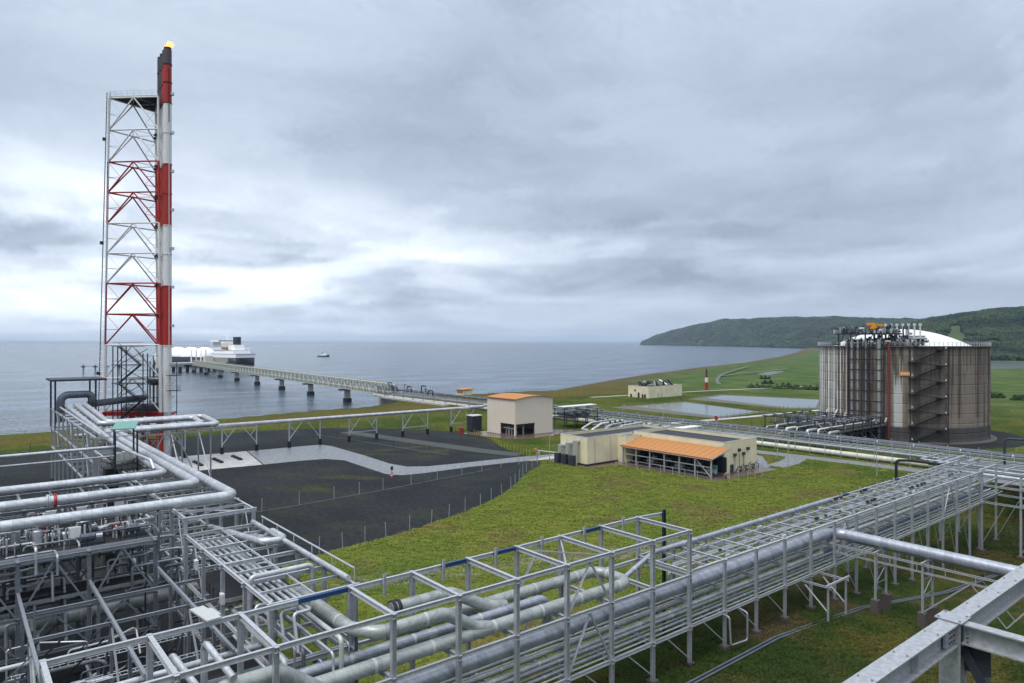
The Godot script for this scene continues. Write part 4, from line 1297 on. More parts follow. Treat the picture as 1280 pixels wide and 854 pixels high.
func build_cross_rack() -> void:
	# the low rack along the tank that runs on to the jetty, and the frame where the long rack meets it
	rack("pipe_rack", "junction frame at the right where the long rack meets the crossing rack", "", "v", [14.0, 21.0, 28.0, 35.0, 42.0, 49.0, 56.0], 163.0, 173.0, [4.6, 8.0, 10.9], {"w": 0.36, "knees": true, "joists": 1, "stringers": [0.25, 0.5, 0.75], "braced": [2, 4]})
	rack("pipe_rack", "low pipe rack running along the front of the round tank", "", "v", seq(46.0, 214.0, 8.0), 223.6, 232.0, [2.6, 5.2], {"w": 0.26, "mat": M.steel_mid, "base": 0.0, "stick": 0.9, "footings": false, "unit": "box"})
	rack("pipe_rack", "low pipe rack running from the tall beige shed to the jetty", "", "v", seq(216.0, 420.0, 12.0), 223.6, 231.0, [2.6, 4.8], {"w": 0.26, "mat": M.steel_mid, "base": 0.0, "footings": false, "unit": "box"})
	var n := ["nearest", "second", "third", "fourth", "fifth", "sixth"]
	var r := [0.85, 0.36, 0.5, 0.3, 0.42, 0.25]
	for i in 6:
		var u := 221.6 + i * 1.75
		var h: float = 1.1 if i == 0 else (3.0 if i % 2 else 5.6)
		pipe("%s pipe from the front along the low tank rack" % n[i], [P(u, 60 if i == 0 else 20, h), P(u, 214, h), P(u + 3, 218, h), P(u + 3, 424, h - 0.4)], r[i], M.pale if i == 0 else (M.dark_pipe if i % 2 == 0 else [M.alu, M.cryo, M.galv][i % 3]), r[i] * 2.5, 11.0 if i < 3 else 0.0, "", "pipe", 0.2 if i == 0 else 0.0)
	for i in 4:
		var u := 199.0 + i * 3.2
		pipe("%s heavy grey pipe from the front over the junction frame" % n[i], [P(u, 12, 3.9 + 0.5 * (i % 2)), P(u, 68 + i * 3.0, 3.9 + 0.5 * (i % 2)), P(225, 68 + i * 3.0, 3.9 + 0.5 * (i % 2))], 0.52 - 0.07 * i, M.galv, 1.2, 8.0)
	pipe("dark upright loop standing at the far side of the junction", [P(198, 79, 0), P(198, 79, 5.0), P(199, 76, 5.2), P(199, 60, 5.2)], 0.36, M.soot, 1.0)
	pipe("dark hoop over the rack at the right edge", [P(226, 62, 3), P(226, 62, 10.2), P(232, 40, 10.4), P(232, 40, 3)], 0.32, M.steel_dark, 1.0)
	var m := thing("pipe_manifold", "dark manifold frame at the foot of the round tank", "manifold", P(236, 118, 0))
	for u in [234.0, 241.0, 248.0, 255.0, 262.0]:
		for v in [110.0, 120.0, 130.0, 139.0]:
			beam(m, "post", P(u, v, 0), P(u, v, 9.6), 0.3, 0.3, M.steel_dark, "box")
		beam(m, "cross_beam", P(u, 109, 9.6), P(u, 140, 9.6), 0.3, 0.34, M.steel_dark, "box")
		beam(m, "cross_beam", P(u, 109, 5.4), P(u, 140, 5.4), 0.3, 0.34, M.steel_dark, "box")
		beam(m, "brace", P(u, 110, 0.5), P(u, 120, 9.4), 0.2, 0.2, M.steel, "box")
	for v in [110.0, 120.0, 130.0, 139.0]:
		beam(m, "tie_beam", P(234, v, 9.3), P(268, v, 9.3), 0.26, 0.3, M.steel_dark, "box")
	box(m, "deck_plate", P(234, 110, 7.2), P(268, 139, 7.3), M.grating)
	for k in 60:
		var c := P(rng.randf_range(234, 264), rng.randf_range(110, 139), 7.3)
		var hh := rng.randf_range(0.6, 3.4)
		if k % 2: rod(m, "valve_stem", c, c + Vector3.UP * hh, rng.randf_range(0.15, 0.4), [M.steel_dark, M.galv, M.soot, M.cryo][k % 4])
		else: rod(m, "short_pipe", c + Vector3.UP * hh * .6, c + Vector3(rng.randf_range(-4, 4), hh * .6, rng.randf_range(-1, 1)), rng.randf_range(0.15, 0.4), [M.cryo, M.dark_pipe, M.steel_dark][k % 3])
	railing(m, P(234, 109.4, 9.8), P(234, 140, 9.8), M.steel, 2.0, 1.2)
	railing(m, P(234, 109.4, 9.8), P(262, 109.4, 9.8), M.steel, 2.0, 1.2)
	for i in 7:
		pipe("%s pale pipe from the right through the manifold frame to the tank" % ["first", "second", "third", "fourth", "fifth", "sixth", "seventh"][i], [P(228, 112 + i * 3.8, 5.2), P(228, 112 + i * 3.8, 6.4 + 0.8 * (i % 2)), P(268, 112 + i * 3.8 - 1.0, 6.4 + 0.8 * (i % 2)), P(271, 112 + i * 3.8 - 1.0, 10)], [0.55, 0.35, 0.6, 0.3, 0.5, 0.4, 0.3][i], [M.cryo, M.pale, M.alu][i % 3], 1.2, 6.0)
	# loading manifold behind the tall shed and on towards the long building
	var q := thing("pipe_manifold", "grey manifold frame with a white cover beside the tall beige shed", "manifold", P(212, 196, 0))
	for u in [205.0, 212.0, 219.0]:
		for v in [210.0, 216.0, 222.0]:
			beam(q, "post", P(u, v, 0), P(u, v, 8.2), 0.3, 0.3, M.steel_dark, "box")
		beam(q, "cross_beam", P(u, 209, 8.2), P(u, 223, 8.2), 0.3, 0.3, M.steel, "box")
		beam(q, "cross_beam", P(u, 209, 4.2), P(u, 223, 4.2), 0.3, 0.3, M.steel_dark, "box")
	box(q, "cover_sheet", P(202, 213, 9.0), P(222, 217, 9.3), M.white)
	box(q, "deck_plate", P(205, 210, 4.4), P(219, 222, 4.5), M.grating)
	for i in 3: rod(q, "drum", P(206 + i * 4.5, 211, 6.0), P(206 + i * 4.5, 221, 6.0), 0.8, M.dark_pipe, "c10")
	var nn := ["first", "second", "third", "fourth", "fifth", "sixth", "seventh"]
	for i in 7:
		pipe("%s grey line from the left in the field of low pipes right of the shed" % nn[i], [P(221, 172 + i * 5, 3.6), P(212 - i * 0.8, 172 + i * 5, 3.2), P(206 - i * 0.8, 172 + i * 5, 1.0), P(206 - i * 0.8, 168 + i * 5, 1.0)], 0.45, [M.alu, M.galv, M.pale][i % 3], 1.0, 3.0)
	for i in 5:
		var e := thing("valve_station", "%s valve station from the left among the low pipes right of the shed" % nn[i], "valve station", P(214, 174 + i * 7, 0))
		for k in 3:
			rod(e, "riser", P(211 + k * 3, 174 + i * 7, 0), P(211 + k * 3, 174 + i * 7, 3.4), 0.22, M.galv)
			rod(e, "bonnet", P(211 + k * 3, 174 + i * 7, 3.4), P(211 + k * 3, 174 + i * 7, 4.3), 0.4, M.steel_dark)
		rod(e, "header", P(208, 174 + i * 7, 2.2), P(220, 174 + i * 7, 2.2), 0.36, M.alu, "c10")
	var w := thing("walkway", "white flat-roofed walkway between the long building and the low rack", "walkway", P(196, 158, 0))
	box(w, "walkway_roof", P(190, 158, 4.6), P(222, 162, 4.9), M.white)
	for k in 6:
		for v in [158.4, 161.6]: rod(w, "post", P(191 + k * 6, v, 0), P(191 + k * 6, v, 4.6), 0.12, M.steel)
	# handrail standing along the front of the low rack
	for s in [[48.0, 120.0, "right half"], [122.0, 212.0, "left half"]]:
		var hr := thing("guard_rail", "grey guard rail on tall posts along the %s of the low tank rack" % s[2], "guard rail", P(222.4, s[0], 0))
		var c := int((s[1] - s[0]) / 5.0)
		for k in c + 1:
			var v: float = lerpf(s[0], s[1], float(k) / c)
			rod(hr, "rail_post", P(220.4, v, 0), P(220.4, v, 6.4), 0.10, M.steel)
		rod(hr, "handrail", P(220.4, s[0], 5.9), P(220.4, s[1], 5.9), 0.07, M.steel)
		rod(hr, "handrail", P(220.4, s[0], 4.9), P(220.4, s[1], 4.9), 0.07, M.steel)

func build_long_trestle() -> void:
	# the pipe on knee-braced posts that crosses the gravel to the tall shed
	pipe("long grey pipe on posts crossing the gravel to the tall shed", [P(28.4, 236.5, 9.4), P(168, 235.0, 9.4), P(176, 236, 9.4), P(182, 240, 9.4)], 0.62, M.alu, 2.0, 0.0)
	var t := thing("trestle", "row of knee-braced grey posts under the long pipe across the gravel", "trestle", P(58, 236.5, 0))
	for i in 12:
		var u := 47.0 + i * 11.25
		var v := 236.4 - 1.4 * i / 12.0
		box(t, "footing", P(u - .45, v - .45, -.2), P(u + .45, v + .45, 2.2), M.black)
		beam(t, "column", P(u, v, 2.2), P(u, v, 8.7), 0.36, 0.36, M.steel, "box")
		beam(t, "saddle", P(u - .8, v, 8.65), P(u + .8, v, 8.65), 0.5, 0.24, M.steel, "box")
		var s := 1.0 if i % 2 else -1.0
		beam(t, "knee_brace", P(u, v, 2.8), P(u - s * 4.4, v, 8.4), 0.24, 0.24, M.steel, "box")
		if i % 4 != 1: beam(t, "knee_brace", P(u - s * 2.0, v, 5.4), P(u, v, 8.4), 0.2, 0.2, M.steel, "box")
		if i % 2 and i != 5:
			beam(t, "tie_beam", P(u, v, 3.4 if i > 5 else 8.0), P(u - 11.25, v, 3.4 if i > 5 else 8.0), 0.2, 0.22, M.steel, "box")

# ------------------------------------------------------------------ flare
func band_mat(h: float) -> Material:
	if h > 90.7: return M.white
	if h > 72.2: return M.red
	if h > 53.8: return M.white
	if h > 36.0: return M.red
	return M.white if h > 16.0 else M.red

func build_flare() -> void:
	var t := thing("flare_tower", "tall red and white three-legged lattice tower of the flare", "tower", L(-113, 211, 0))
	# legs in the picture's own bearing: left, right and rear
	var legs := [L(-121.4, 207.0, 0), L(-104.9, 205.6, 0), L(-113.4, 220.5, 0)]
	var mid: Vector3 = (legs[0] + legs[1] + legs[2]) / 3.0
	var lv := [0.0, 8.0, 16.0, 26.0, 36.0, 45.2, 54.4, 63.4, 72.4, 81.6, 90.8, 100.4, 110.0]
	var at := func(k: int, h: float) -> Vector3:
		var p: Vector3 = mid.lerp(legs[k], lerpf(1.10, 0.93, h / 110.0))
		p.y = h
		return p
	for i in range(1, lv.size()):
		var a: float = lv[i - 1]
		var b: float = lv[i]
		var m: Material = band_mat((a + b) / 2)
		for k in 3:
			var q := (k + 1) % 3
			var r := 0.52 if b <= 36 else 0.30
			rod(t, "leg", at.call(k, a), at.call(k, b), r, m, "c10")
			rod(t, "girt", at.call(k, b), at.call(q, b), 0.24, m)
			var c: Vector3 = (at.call(k, b) + at.call(q, b)) / 2
			rod(t, "brace", c, at.call(k, a), 0.22, m)
			rod(t, "brace", c, at.call(q, a), 0.22, m)
			if b > 36:
				var c2: Vector3 = (at.call(k, a) + at.call(q, a)) / 2
				rod(t, "sub_brace", (c + at.call(k, a)) / 2, at.call(k, (a + b) / 2), 0.07, m)
				rod(t, "sub_brace", (c + at.call(q, a)) / 2, at.call(q, (a + b) / 2), 0.07, m)
				rod(t, "sub_brace", (c + at.call(k, a)) / 2, at.call(k, b), 0.06, m)
				if i > 8: rod(t, "sub_brace", (at.call(k, b) + at.call(q, b)) / 2, (at.call(q, b) + at.call((q + 1) % 3, b)) / 2, 0.08, m)
	# head platform: dark grating on beams, with a thin rail
	var st := st_new()
	var tri_ := [at.call(0, 110.2), at.call(1, 110.2), at.call(2, 110.2)]
	for y in [0.0, 0.15]:
		for p in ([tri_[0], tri_[1], tri_[2]] if y > 0 else [tri_[0], tri_[2], tri_[1]]): st.add_vertex(p + Vector3.UP * y)
	st.generate_normals()
	joined(t, "head_deck", st, M.grating)
	for k in 3:
		beam(t, "deck_beam", tri_[k], tri_[(k + 1) % 3], 0.3, 0.5, M.white)
		beam(t, "deck_beam", tri_[k].lerp(tri_[(k + 1) % 3], 0.33) - Vector3.UP * 0.2, tri_[k].lerp(tri_[(k + 2) % 3], 0.33) - Vector3.UP * 0.2, 0.2, 0.3, M.steel_dark)
		beam(t, "deck_beam", tri_[k].lerp(tri_[(k + 1) % 3], 0.62) - Vector3.UP * 0.2, tri_[k].lerp(tri_[(k + 2) % 3], 0.62) - Vector3.UP * 0.2, 0.2, 0.3, M.steel_dark)
		railing(t, tri_[k] + Vector3.UP * 0.2, tri_[(k + 1) % 3] + Vector3.UP * 0.2, M.post, 2.0, 1.6)
	# inner riser ladder track near the rear leg
	for k in 2:
		for i in range(4, lv.size() - 1):
			var p: Vector3 = at.call(1, lv[i]).lerp(at.call(2, lv[i]), 0.45 + 0.25 * k)
			var q: Vector3 = at.call(1, lv[i + 1]).lerp(at.call(2, lv[i + 1]), 0.45 + 0.25 * k)
			rod(t, "guide_tube", p, q, 0.22, band_mat((lv[i] + lv[i + 1]) / 2))
			box(t, "guide_bracket", q - Vector3(.8, .25, .8), q + Vector3(.8, .25, .8), M.steel_dark)
	# four risers, the nearest fattest, lifted by the tower
	var names := ["nearest", "second", "third", "farthest"]
	for k in 4:
		var s := thing("flare_stack", "%s of four tall flare stacks in red and white bands" % names[k], "flare stack", L(-102.6 - 1.97 * k, 205.8 + 2.4 * k, 0))
		var r: float = [1.15, 0.85, 0.8, 0.75][k]
		var b := [[0.0, 16.0, M.alu], [16.0, 35.8, M.white], [35.8, 53.5, M.red], [53.5, 71.5, M.white], [71.5, 89.7, M.red if k == 0 else M.orange_red], [89.7, 107.9, M.white], [107.9, 119.4, M.red if k < 2 else M.riser_grey], [119.4, 123.8, M.riser_grey]]
		var p := s.position
		for q in b:
			rod(s, "stack_shell", p + Vector3.UP * q[0], p + Vector3.UP * q[1], r, q[2], "c20")
		for y in [12.0, 35.8, 53.5, 63.0, 71.5, 81.0, 89.7, 99.0, 107.9, 114.0, 119.4]:
			rod(s, "stiffener", p + Vector3.UP * (y - .12), p + Vector3.UP * (y + .12), r * 1.12, band_mat(y) if y < 107 else M.soot, "c20")
		rod(s, "flare_tip", p + Vector3.UP * 123.8, p + Vector3.UP * 124.5, r * 0.9, M.black, "c20")
		for j in 7: rod(s, "pilot_line", p + L(r * 0.8, -r * 0.8, 6 + 16 * j), p + L(r * 0.8, -r * 0.8, 22 + 16 * j), 0.10, [M.white, M.soot][int(j > 5)])
		if k == 0:
			for j in 8: box(s, "bracket", p + L(r, 0, 30 + 11.5 * j) - Vector3(.3, .2, .3), p + L(r + .5, 0, 30.4 + 11.5 * j) + Vector3(.3, .2, .3), M.steel)
	var f := thing("flare_flame", "small yellow flame burning on top of the nearest flare stack", "flame", L(-102.6, 205.8, 124.4))
	var fm := StandardMaterial3D.new()
	fm.albedo_color = Color(1.0, 0.75, 0.4)
	fm.emission_enabled = true
	fm.emission = Color(1.0, 0.72, 0.36)
	fm.emission_energy_multiplier = 1.1
	fm.transparency = BaseMaterial3D.TRANSPARENCY_ALPHA
	fm.albedo_color.a = 0.6
	fm.roughness = 0.6
	for q in [[-0.1, 0.3, 1.3, 1.0], [0.6, 0.9, 0.9, 1.5], [-0.7, 0.3, 0.6, 1.1], [1.4, 0.5, 0.7, 0.8], [0.3, 1.6, 0.45, 1.2], [1.0, 1.3, 0.5, 1.3], [1.9, 0.9, 0.35, 0.6], [-0.2, 1.1, 0.4, 1.0], [1.6, 1.6, 0.22, 0.5], [-1.1, 0.0, 0.4, 0.6]]:
		part(f, "flame_tongue", U.ball, fm, Transform3D(Basis.from_scale(Vector3(q[2], q[3], q[2]) * 0.95), f.position + L(q[0], 0, q[1])))
	var om := OmniLight3D.new()
	om.name = "flame_light"
	om.position = f.position + L(0.3, -1.6, 1.2)
	om.light_color = Color(1.0, 0.75, 0.45)
	om.light_energy = 2.0
	om.omni_range = 60
	om.omni_attenuation = 2.0
	om.shadow_enabled = true
	add_child(om)
	# cat ladder up the left leg
	var la := thing("ladder", "grey caged ladder standing up the left side of the flare tower", "ladder", L(-123.6, 206.5, 0))
	for k in 2: rod(la, "ladder_rail", L(-124.0 + 1.3 * k, 206.5, 0), L(-121.2 + 1.0 * k, 206.8, 111.5), 0.13, M.steel_dark if k == 0 else M.steel)
	for i in 74:
		var h := 1.0 + i * 1.5
		var x := lerpf(-124.0, -121.2, h / 111.5)
		rod(la, "rung", L(x, 206.5, h), L(x + lerpf(1.3, 1.0, h / 111.5), 206.6, h), 0.06, M.steel)
	for h in [27.0, 66.0, 97.0]: box(la, "floodlight", L(lerpf(-124.8, -122.0, h / 111.5), 206.4, h), L(lerpf(-123.9, -121.1, h / 111.5), 206.9, h + 1.0), M.steel_dark)
	# stair tower at the foot
	var s := thing("stair_tower", "dark open stair tower with zigzag flights at the flare's foot", "stair tower", L(-113, 203, 0))
	for k in 6: beam(s, "cross_brace", L(-116.4 if k % 2 else -107.6, 204.1, 6 + k * 4.8), L(-107.6 if k % 2 else -116.4, 204.1, 10.8 + k * 4.8), 0.12, 0.16, M.navy, "box")
	for x in [-116.4, -113.9, -107.6]:
		for d in [201.5, 204.0]:
			rod(s, "post", L(x, d, 4), L(x, d, 35.6 if x < -108 else 33.5), 0.16, M.navy)
	var y0 := 8.6
	for k in 5:
		var lft := L(-115.0, 201.6, 0)
		var rgt := L(-108.6, 201.6, 0)
		var a := (lft if k % 2 else rgt) + Vector3.UP * (y0 + k * 5.4)
		var b := (rgt if k % 2 else lft) + Vector3.UP * (y0 + (k + 1) * 5.4)
		if k == 0: a = L(-109, 201.6, y0)
		for q in 2:
			beam(s, "stringer", a + L(0, q * 1.0, 0), b + L(0, q * 1.0, 0), 0.10, 0.28, M.navy, "box")
		rod(s, "handrail", a + Vector3.UP * 1.1, b + Vector3.UP * 1.1, 0.06, M.navy)
		box(s, "landing", L(-116.4, 201.5, b.y - .1), L(-107.6, 201.6, b.y + .06), M.navy)
		for x in [-116.0, -108.8]: part(s, "landing_plate", U.box, M.grating, along(L(x, 201.4, b.y), L(x, 203.8, b.y), 1.8, 0.1))
		rod(s, "landing_rail", L(-116.4, 201.4, b.y + 1.1), L(-107.6, 201.4, b.y + 1.1), 0.06, M.navy)
	# clutter of the knock-out drum and the foot of the stacks
	var d := thing("knockout_drum", "dark horizontal drum with pipes between the flare tower's legs", "drum", L(-110, 208, 0))
	rod(d, "drum_shell", L(-117, 209, 16.6), L(-104, 208, 17.0), 1.5, M.dark_pipe, "c20")
	rod(d, "drum_shell", L(-110, 210, 25), L(-104, 209, 25), 1.3, M.dark_pipe, "c20")
	for k in 5: rod(d, "riser", L(-109.5 + k * 1.1, 209, 14), L(-109.5 + k * 1.1, 209, 31 - k), 0.3, [M.alu, M.dark_pipe][k % 2], "c10")
	for k in 4: box(d, "deck_plate", L(-111, 205, 20 + k * 4.2), L(-104, 212, 20.1 + k * 4.2), M.grating)
	var pl := thing("platform", "two small dark railed platforms on the right of the flare stacks", "platform", L(-100, 205, 14))
	for h in [13.5, 22.5, 27.0]:
		part(pl, "deck_plate", U.box, M.grating, along(L(-101.5, 204, h), L(-98.4, 204, h), 2.6, 0.15))
		railing(pl, L(-101.5, 202.7, h), L(-98.4, 202.7, h), M.navy, 0.9, 1.6)
		railing(pl, L(-98.4, 202.7, h), L(-98.4, 205.3, h), M.navy, 0.9, 1.6)
	rod(pl, "post", L(-98.4, 202.8, 8), L(-98.4, 202.8, 31), 0.12, M.navy)
	var rb := thing("frame", "red base frame of beams under the flare tower", "frame", L(-113, 208, 0))
	for k in 3:
		var a: Vector3 = at.call(k, 15.2)
		var b: Vector3 = at.call((k + 1) % 3, 15.2)
		beam(rb, "base_beam", a, b, 0.5, 0.9, M.red)
		beam(rb, "base_brace", a - Vector3.UP * 14, (a + b) / 2 - Vector3.UP * .4, 0.4, 0.4, M.red)
		beam(rb, "base_brace", b - Vector3.UP * 14, (a + b) / 2 - Vector3.UP * .4, 0.4, 0.4, M.red)
	for k in 6: beam(rb, "base_beam", L(-108 + k * 1.2, 206, 15.2), L(-110 + k * 1.2, 214, 15.2), 0.4, 0.6, M.red)

func L(lat: float, d: float, h: float) -> Vector3:        # a place given across and along the plant's main sight line
	return P(FWD.x * d + FWD.y * lat, FWD.y * d - FWD.x * lat, h)

# ------------------------------------------------------------------ tank
func build_tank() -> void:
	var C := Vector2(298.5, 117.7)
	var R := 29.9
	var Hh := 35.3
	var t := thing("storage_tank", "huge round stained concrete tank with a white domed roof", "tank", P(C.x, C.y, 0))
	# angle 0 faces the camera; positive turns to the picture's right
	var face := atan2(-C.y, -C.x)
	var pt := func(a: float, r: float, h: float) -> Vector3:
		return P(C.x + cos(face + a) * r, C.y + sin(face + a) * r, h)
	var st := st_new()
	var n := FastNoiseLite.new()
	n.seed = 4
	n.frequency = 1.0
	n.fractal_octaves = 4
	var NA := 720
	var hs := []
	var lift := Hh / 10.0
	for k in 10:
		for q in [0.0, 0.03, 0.10, 0.3, 0.5, 0.7, 0.90, 0.97]: hs.append(lift * (k + q))
	hs.append(Hh)
	var vs := PackedVector3Array()
	var cs := PackedColorArray()
	var ix := PackedInt32Array()
	for j in hs.size():
		var joint: bool = j % 8 == 0
		for i in NA + 1:
			var a := TAU * i / NA - PI
			var rr: float = R - (0.10 if joint else 0.0)
			# pilasters, three-quarters of a metre proud
			var pil := fposmod(a + 0.26, PI / 2.0)
			if pil < 0.055: rr += 0.55
			if hs[j] > Hh - 0.9 or hs[j] < 0.4: rr += 0.25
			vs.append(pt.call(a, rr, hs[j]))
			cs.append(tank_color(a, hs[j], Hh, lift, n))
	var w := NA + 1
	for j in hs.size() - 1:
		for i in NA:
			var e := j * w + i
			ix.append_array(PackedInt32Array([e, e + 1, e + w, e + 1, e + w + 1, e + w]))
	var arr := []
	arr.resize(Mesh.ARRAY_MAX)
	arr[Mesh.ARRAY_VERTEX] = vs
	arr[Mesh.ARRAY_COLOR] = cs
	arr[Mesh.ARRAY_INDEX] = ix
	st.create_from_arrays(arr)
	st.generate_normals()
	var wm: StandardMaterial3D = tri(mat(Color.WHITE, 0.85), M.worn, 4.0)
	wm.vertex_color_use_as_albedo = true
	part(t, "tank_wall", st.commit(), wm)
	# domed roof
	var dm := st_new()
	var prof := []
	for k in 15:
		var s := float(k) / 14
		prof.append([R * 0.81 * (1 - s), Hh + 0.02 + 6.7 * (1.0 - pow(1 - s, 2.0))])
	for i in 64:
		for k in 14:
			var a0 := TAU * i / 64
			var a1 := TAU * (i + 1) / 64
			var q := [pt.call(a0, prof[k][0], prof[k][1]), pt.call(a1, prof[k][0], prof[k][1]), pt.call(a1, prof[k + 1][0], prof[k + 1][1]), pt.call(a0, prof[k + 1][0], prof[k + 1][1])]
			for v in [0, 2, 1, 0, 3, 2]: dm.add_vertex(q[v])
	dm.index()
	dm.generate_normals()
	joined(t, "dome", dm, M.white)
	var rs := st_new()
	for i in 96:
		var a0 := TAU * i / 96
		var a1 := TAU * (i + 1) / 96
		for ring in [[R * .8, R + .9, Hh - .25, Hh], [R - 0.5, R + 2.4, -0.1, 0.45]]:
			var q := [pt.call(a0, ring[0], ring[3]), pt.call(a1, ring[0], ring[3]), pt.call(a1, ring[1], ring[3]), pt.call(a0, ring[1], ring[3]), pt.call(a1, ring[1], ring[2]), pt.call(a0, ring[1], ring[2])]
			for v in [0, 1, 2, 0, 2, 3, 3, 2, 4, 3, 4, 5]: rs.add_vertex(q[v])
	rs.generate_normals()
	joined(t, "ring_slab", rs, M.footing)
	for i in 120:
		var a := TAU * i / 120
		rod(t, "rail_post", pt.call(a, R + .5, Hh), pt.call(a, R + .5, Hh + 1.5), 0.07, M.steel)
		for y in [0.8, 1.45]: rod(t, "handrail", pt.call(a, R + .5, Hh + y), pt.call(a + TAU / 120, R + .5, Hh + y), 0.05, M.steel)
	# zigzag stair on the wall
	var A := 0.14
	var B := 0.44
	for k in 6:
		var h0 := 0.5 + k * 5.8
		var a := (A if k % 2 == 0 else B)
		var b := (B if k % 2 == 0 else A)
		a = A
		b = B
		beam(t, "stair_flight", pt.call(a, R + 1.2, h0), pt.call(b, R + 1.2, h0 + 4.4), 0.9, 0.32, M.soot, "box")
		rod(t, "stair_rail", pt.call(a, R + 1.9, h0 + 1.2), pt.call(b, R + 1.9, h0 + 5.6), 0.08, M.steel_dark)
		beam(t, "stair_flight", pt.call(b, R + 2.6, h0 + 4.4), pt.call(a, R + 2.6, h0 + 5.8), 0.8, 0.26, M.soot, "box")
		for e in [[a, h0], [b, h0 + 4.4]]:
			part(t, "stair_landing", U.box, M.soot, along(pt.call(e[0] - .05, R + 1.6, e[1]), pt.call(e[0] + .05, R + 1.6, e[1]), 3.0, 0.25))
		rod(t, "stair_lamp", pt.call(a - .02, R + 2.6, h0 + 1.0), pt.call(a - .02, R + 2.6, h0 + 1.5), 0.22, M.white)
		rod(t, "stair_lamp", pt.call(b + .02, R + 2.6, h0 + 5.0), pt.call(b + .02, R + 2.6, h0 + 5.5), 0.22, M.white)
	for a in [A - 0.04, B + 0.04]: rod(t, "stair_post", pt.call(a, R + 2.8, 0), pt.call(a, R + 2.8, Hh), 0.16, M.soot)
	# riser pipes, red standpipes and their ladder frame
	for q in [[-0.53, 0.42, M.cryo], [-0.455, 0.36, M.cryo], [-0.36, 0.22, M.galv], [-0.215, 0.62, M.cryo]]:
		rod(t, "riser_pipe", pt.call(q[0], R + 1.7, 1), pt.call(q[0], R + 1.7, Hh + 2.6), q[1], q[2], "c20")
	for q in [[-0.60, 0.34], [-0.115, 0.36]]:
		rod(t, "red_standpipe", pt.call(q[0], R + 1.0, 1), pt.call(q[0], R + 1.0, Hh + 1), q[1], M.red_dull, "c10")
	for a in [-0.565, -0.40, -0.31, -0.16]:
		beam(t, "frame_post", pt.call(a, R + 2.4, 0), pt.call(a, R + 2.4, Hh + 3), 0.3, 0.3, M.navy, "box")
	for k in 9:
		var h := 3.0 + k * 3.9
		for q in [[-0.565, -0.40], [-0.40, -0.31], [-0.31, -0.16]]:
			beam(t, "frame_beam", pt.call(q[0], R + 2.4, h), pt.call(q[1], R + 2.4, h), 0.2, 0.35, M.navy, "box")
		part(t, "frame_deck", U.box, M.grating, along(pt.call(-0.40, R + 1.6, h), pt.call(-0.31, R + 1.6, h), 1.8, 0.12))
	# roof platform with its gear, crane, vents
	var tp := Hh + 4.6
	part(t, "roof_deck", U.box, M.steel_dark, along(pt.call(-0.86, R - 3.0, tp), pt.call(-0.02, R - 3.0, tp), 9.0, 0.5))
	for a in [-0.80, -0.6, -0.4, -0.2, -0.05]:
		beam(t, "deck_post", pt.call(a, R - 0.6, Hh), pt.call(a, R - 0.6, tp), 0.4, 0.4, M.navy, "box")
		beam(t, "deck_brace", pt.call(a, R - 0.6, Hh), pt.call(a + .1, R - 0.6, tp), 0.25, 0.25, M.navy, "box")
	railing(t, pt.call(-0.86, R + 1.5, tp + .2), pt.call(-0.02, R + 1.5, tp + .2), M.steel, 2.5, 1.3)
	var r := RandomNumberGenerator.new()
	r.seed = 13
	for k in 230:
		var a := r.randf_range(-1.05, 0.26)
		var rad := R - r.randf_range(0, 11.0)
		var base := tp + .25 if a < -0.05 and r.randf() < 0.55 else Hh + 0.2
		var h := r.randf_range(0.8, 3.4)
		var m: Material = [M.steel, M.soot, M.steel_dark, M.navy, M.dark_pipe, M.cryo, M.steel_dark][k % 7]
		if k % 3 == 0:
			rod(t, "roof_pipe", pt.call(a, rad, base + h * .6), pt.call(a + r.randf_range(.05, .16), rad, base + h * .6), r.randf_range(0.2, 0.5), m)
		elif k % 3 == 1:
			rod(t, "roof_valve", pt.call(a, rad, base), pt.call(a, rad, base + h), r.randf_range(0.2, 0.6), m)
		else:
			box(t, "roof_box", pt.call(a, rad, base) - Vector3(.38, 0, .38), pt.call(a, rad, base + h * .8) + Vector3(.38, 0, .38), m)
	for k in 9:
		var a := -0.34 + k * 0.055
		for rad in [R - 9.0, R - 4.0]:
			beam(t, "gear_post", pt.call(a, rad, Hh), pt.call(a, rad, Hh + 7.2), 0.3, 0.3, M.navy, "box")
		beam(t, "gear_beam", pt.call(a, R - 9.0, Hh + 6.9), pt.call(a, R - 4.0, Hh + 6.9), 0.35, 0.4, M.steel_dark, "box")
		beam(t, "gear_beam", pt.call(a, R - 4.0, Hh + 2.6 + k % 3), pt.call(a + .055, R - 4.0, Hh + 2.6 + k % 3), 0.8, 0.9, [M.soot, M.steel_dark, M.cryo][k % 3], "box")
	for k in 9:
		var a := -0.36 + k * 0.08
		rod(t, "vent_pipe", pt.call(a, R - 6.0, Hh + 1), pt.call(a, R - 6.0, Hh + 8.0), 0.28, M.white)
		rod(t, "vent_cap", pt.call(a, R - 6.0, Hh + 7.6), pt.call(a, R - 6.0, Hh + 8.4), 0.5, M.white, "c10")
		rod(t, "vent_elbow", pt.call(a, R - 6.0, Hh + 2.0), pt.call(a, R - 2.0, Hh + 2.0), 0.3, M.cryo)
	for k in 3: rod(t, "roof_header", pt.call(-0.05 + .02 * k, R - 2.0 - k * 1.6, Hh + 2.0 + .8 * k), pt.call(0.36, R - 3.5 - k * 1.6, Hh + 2.0 + .8 * k), 0.4, M.cryo, "c10")
	# wall sign: yellow board with white lettering too small to read
	part(t, "warning_board", U.box, M.yellow, along(pt.call(-0.005, R + .35, 25.2), pt.call(0.105, R + .35, 25.2), 0.12, 1.5))
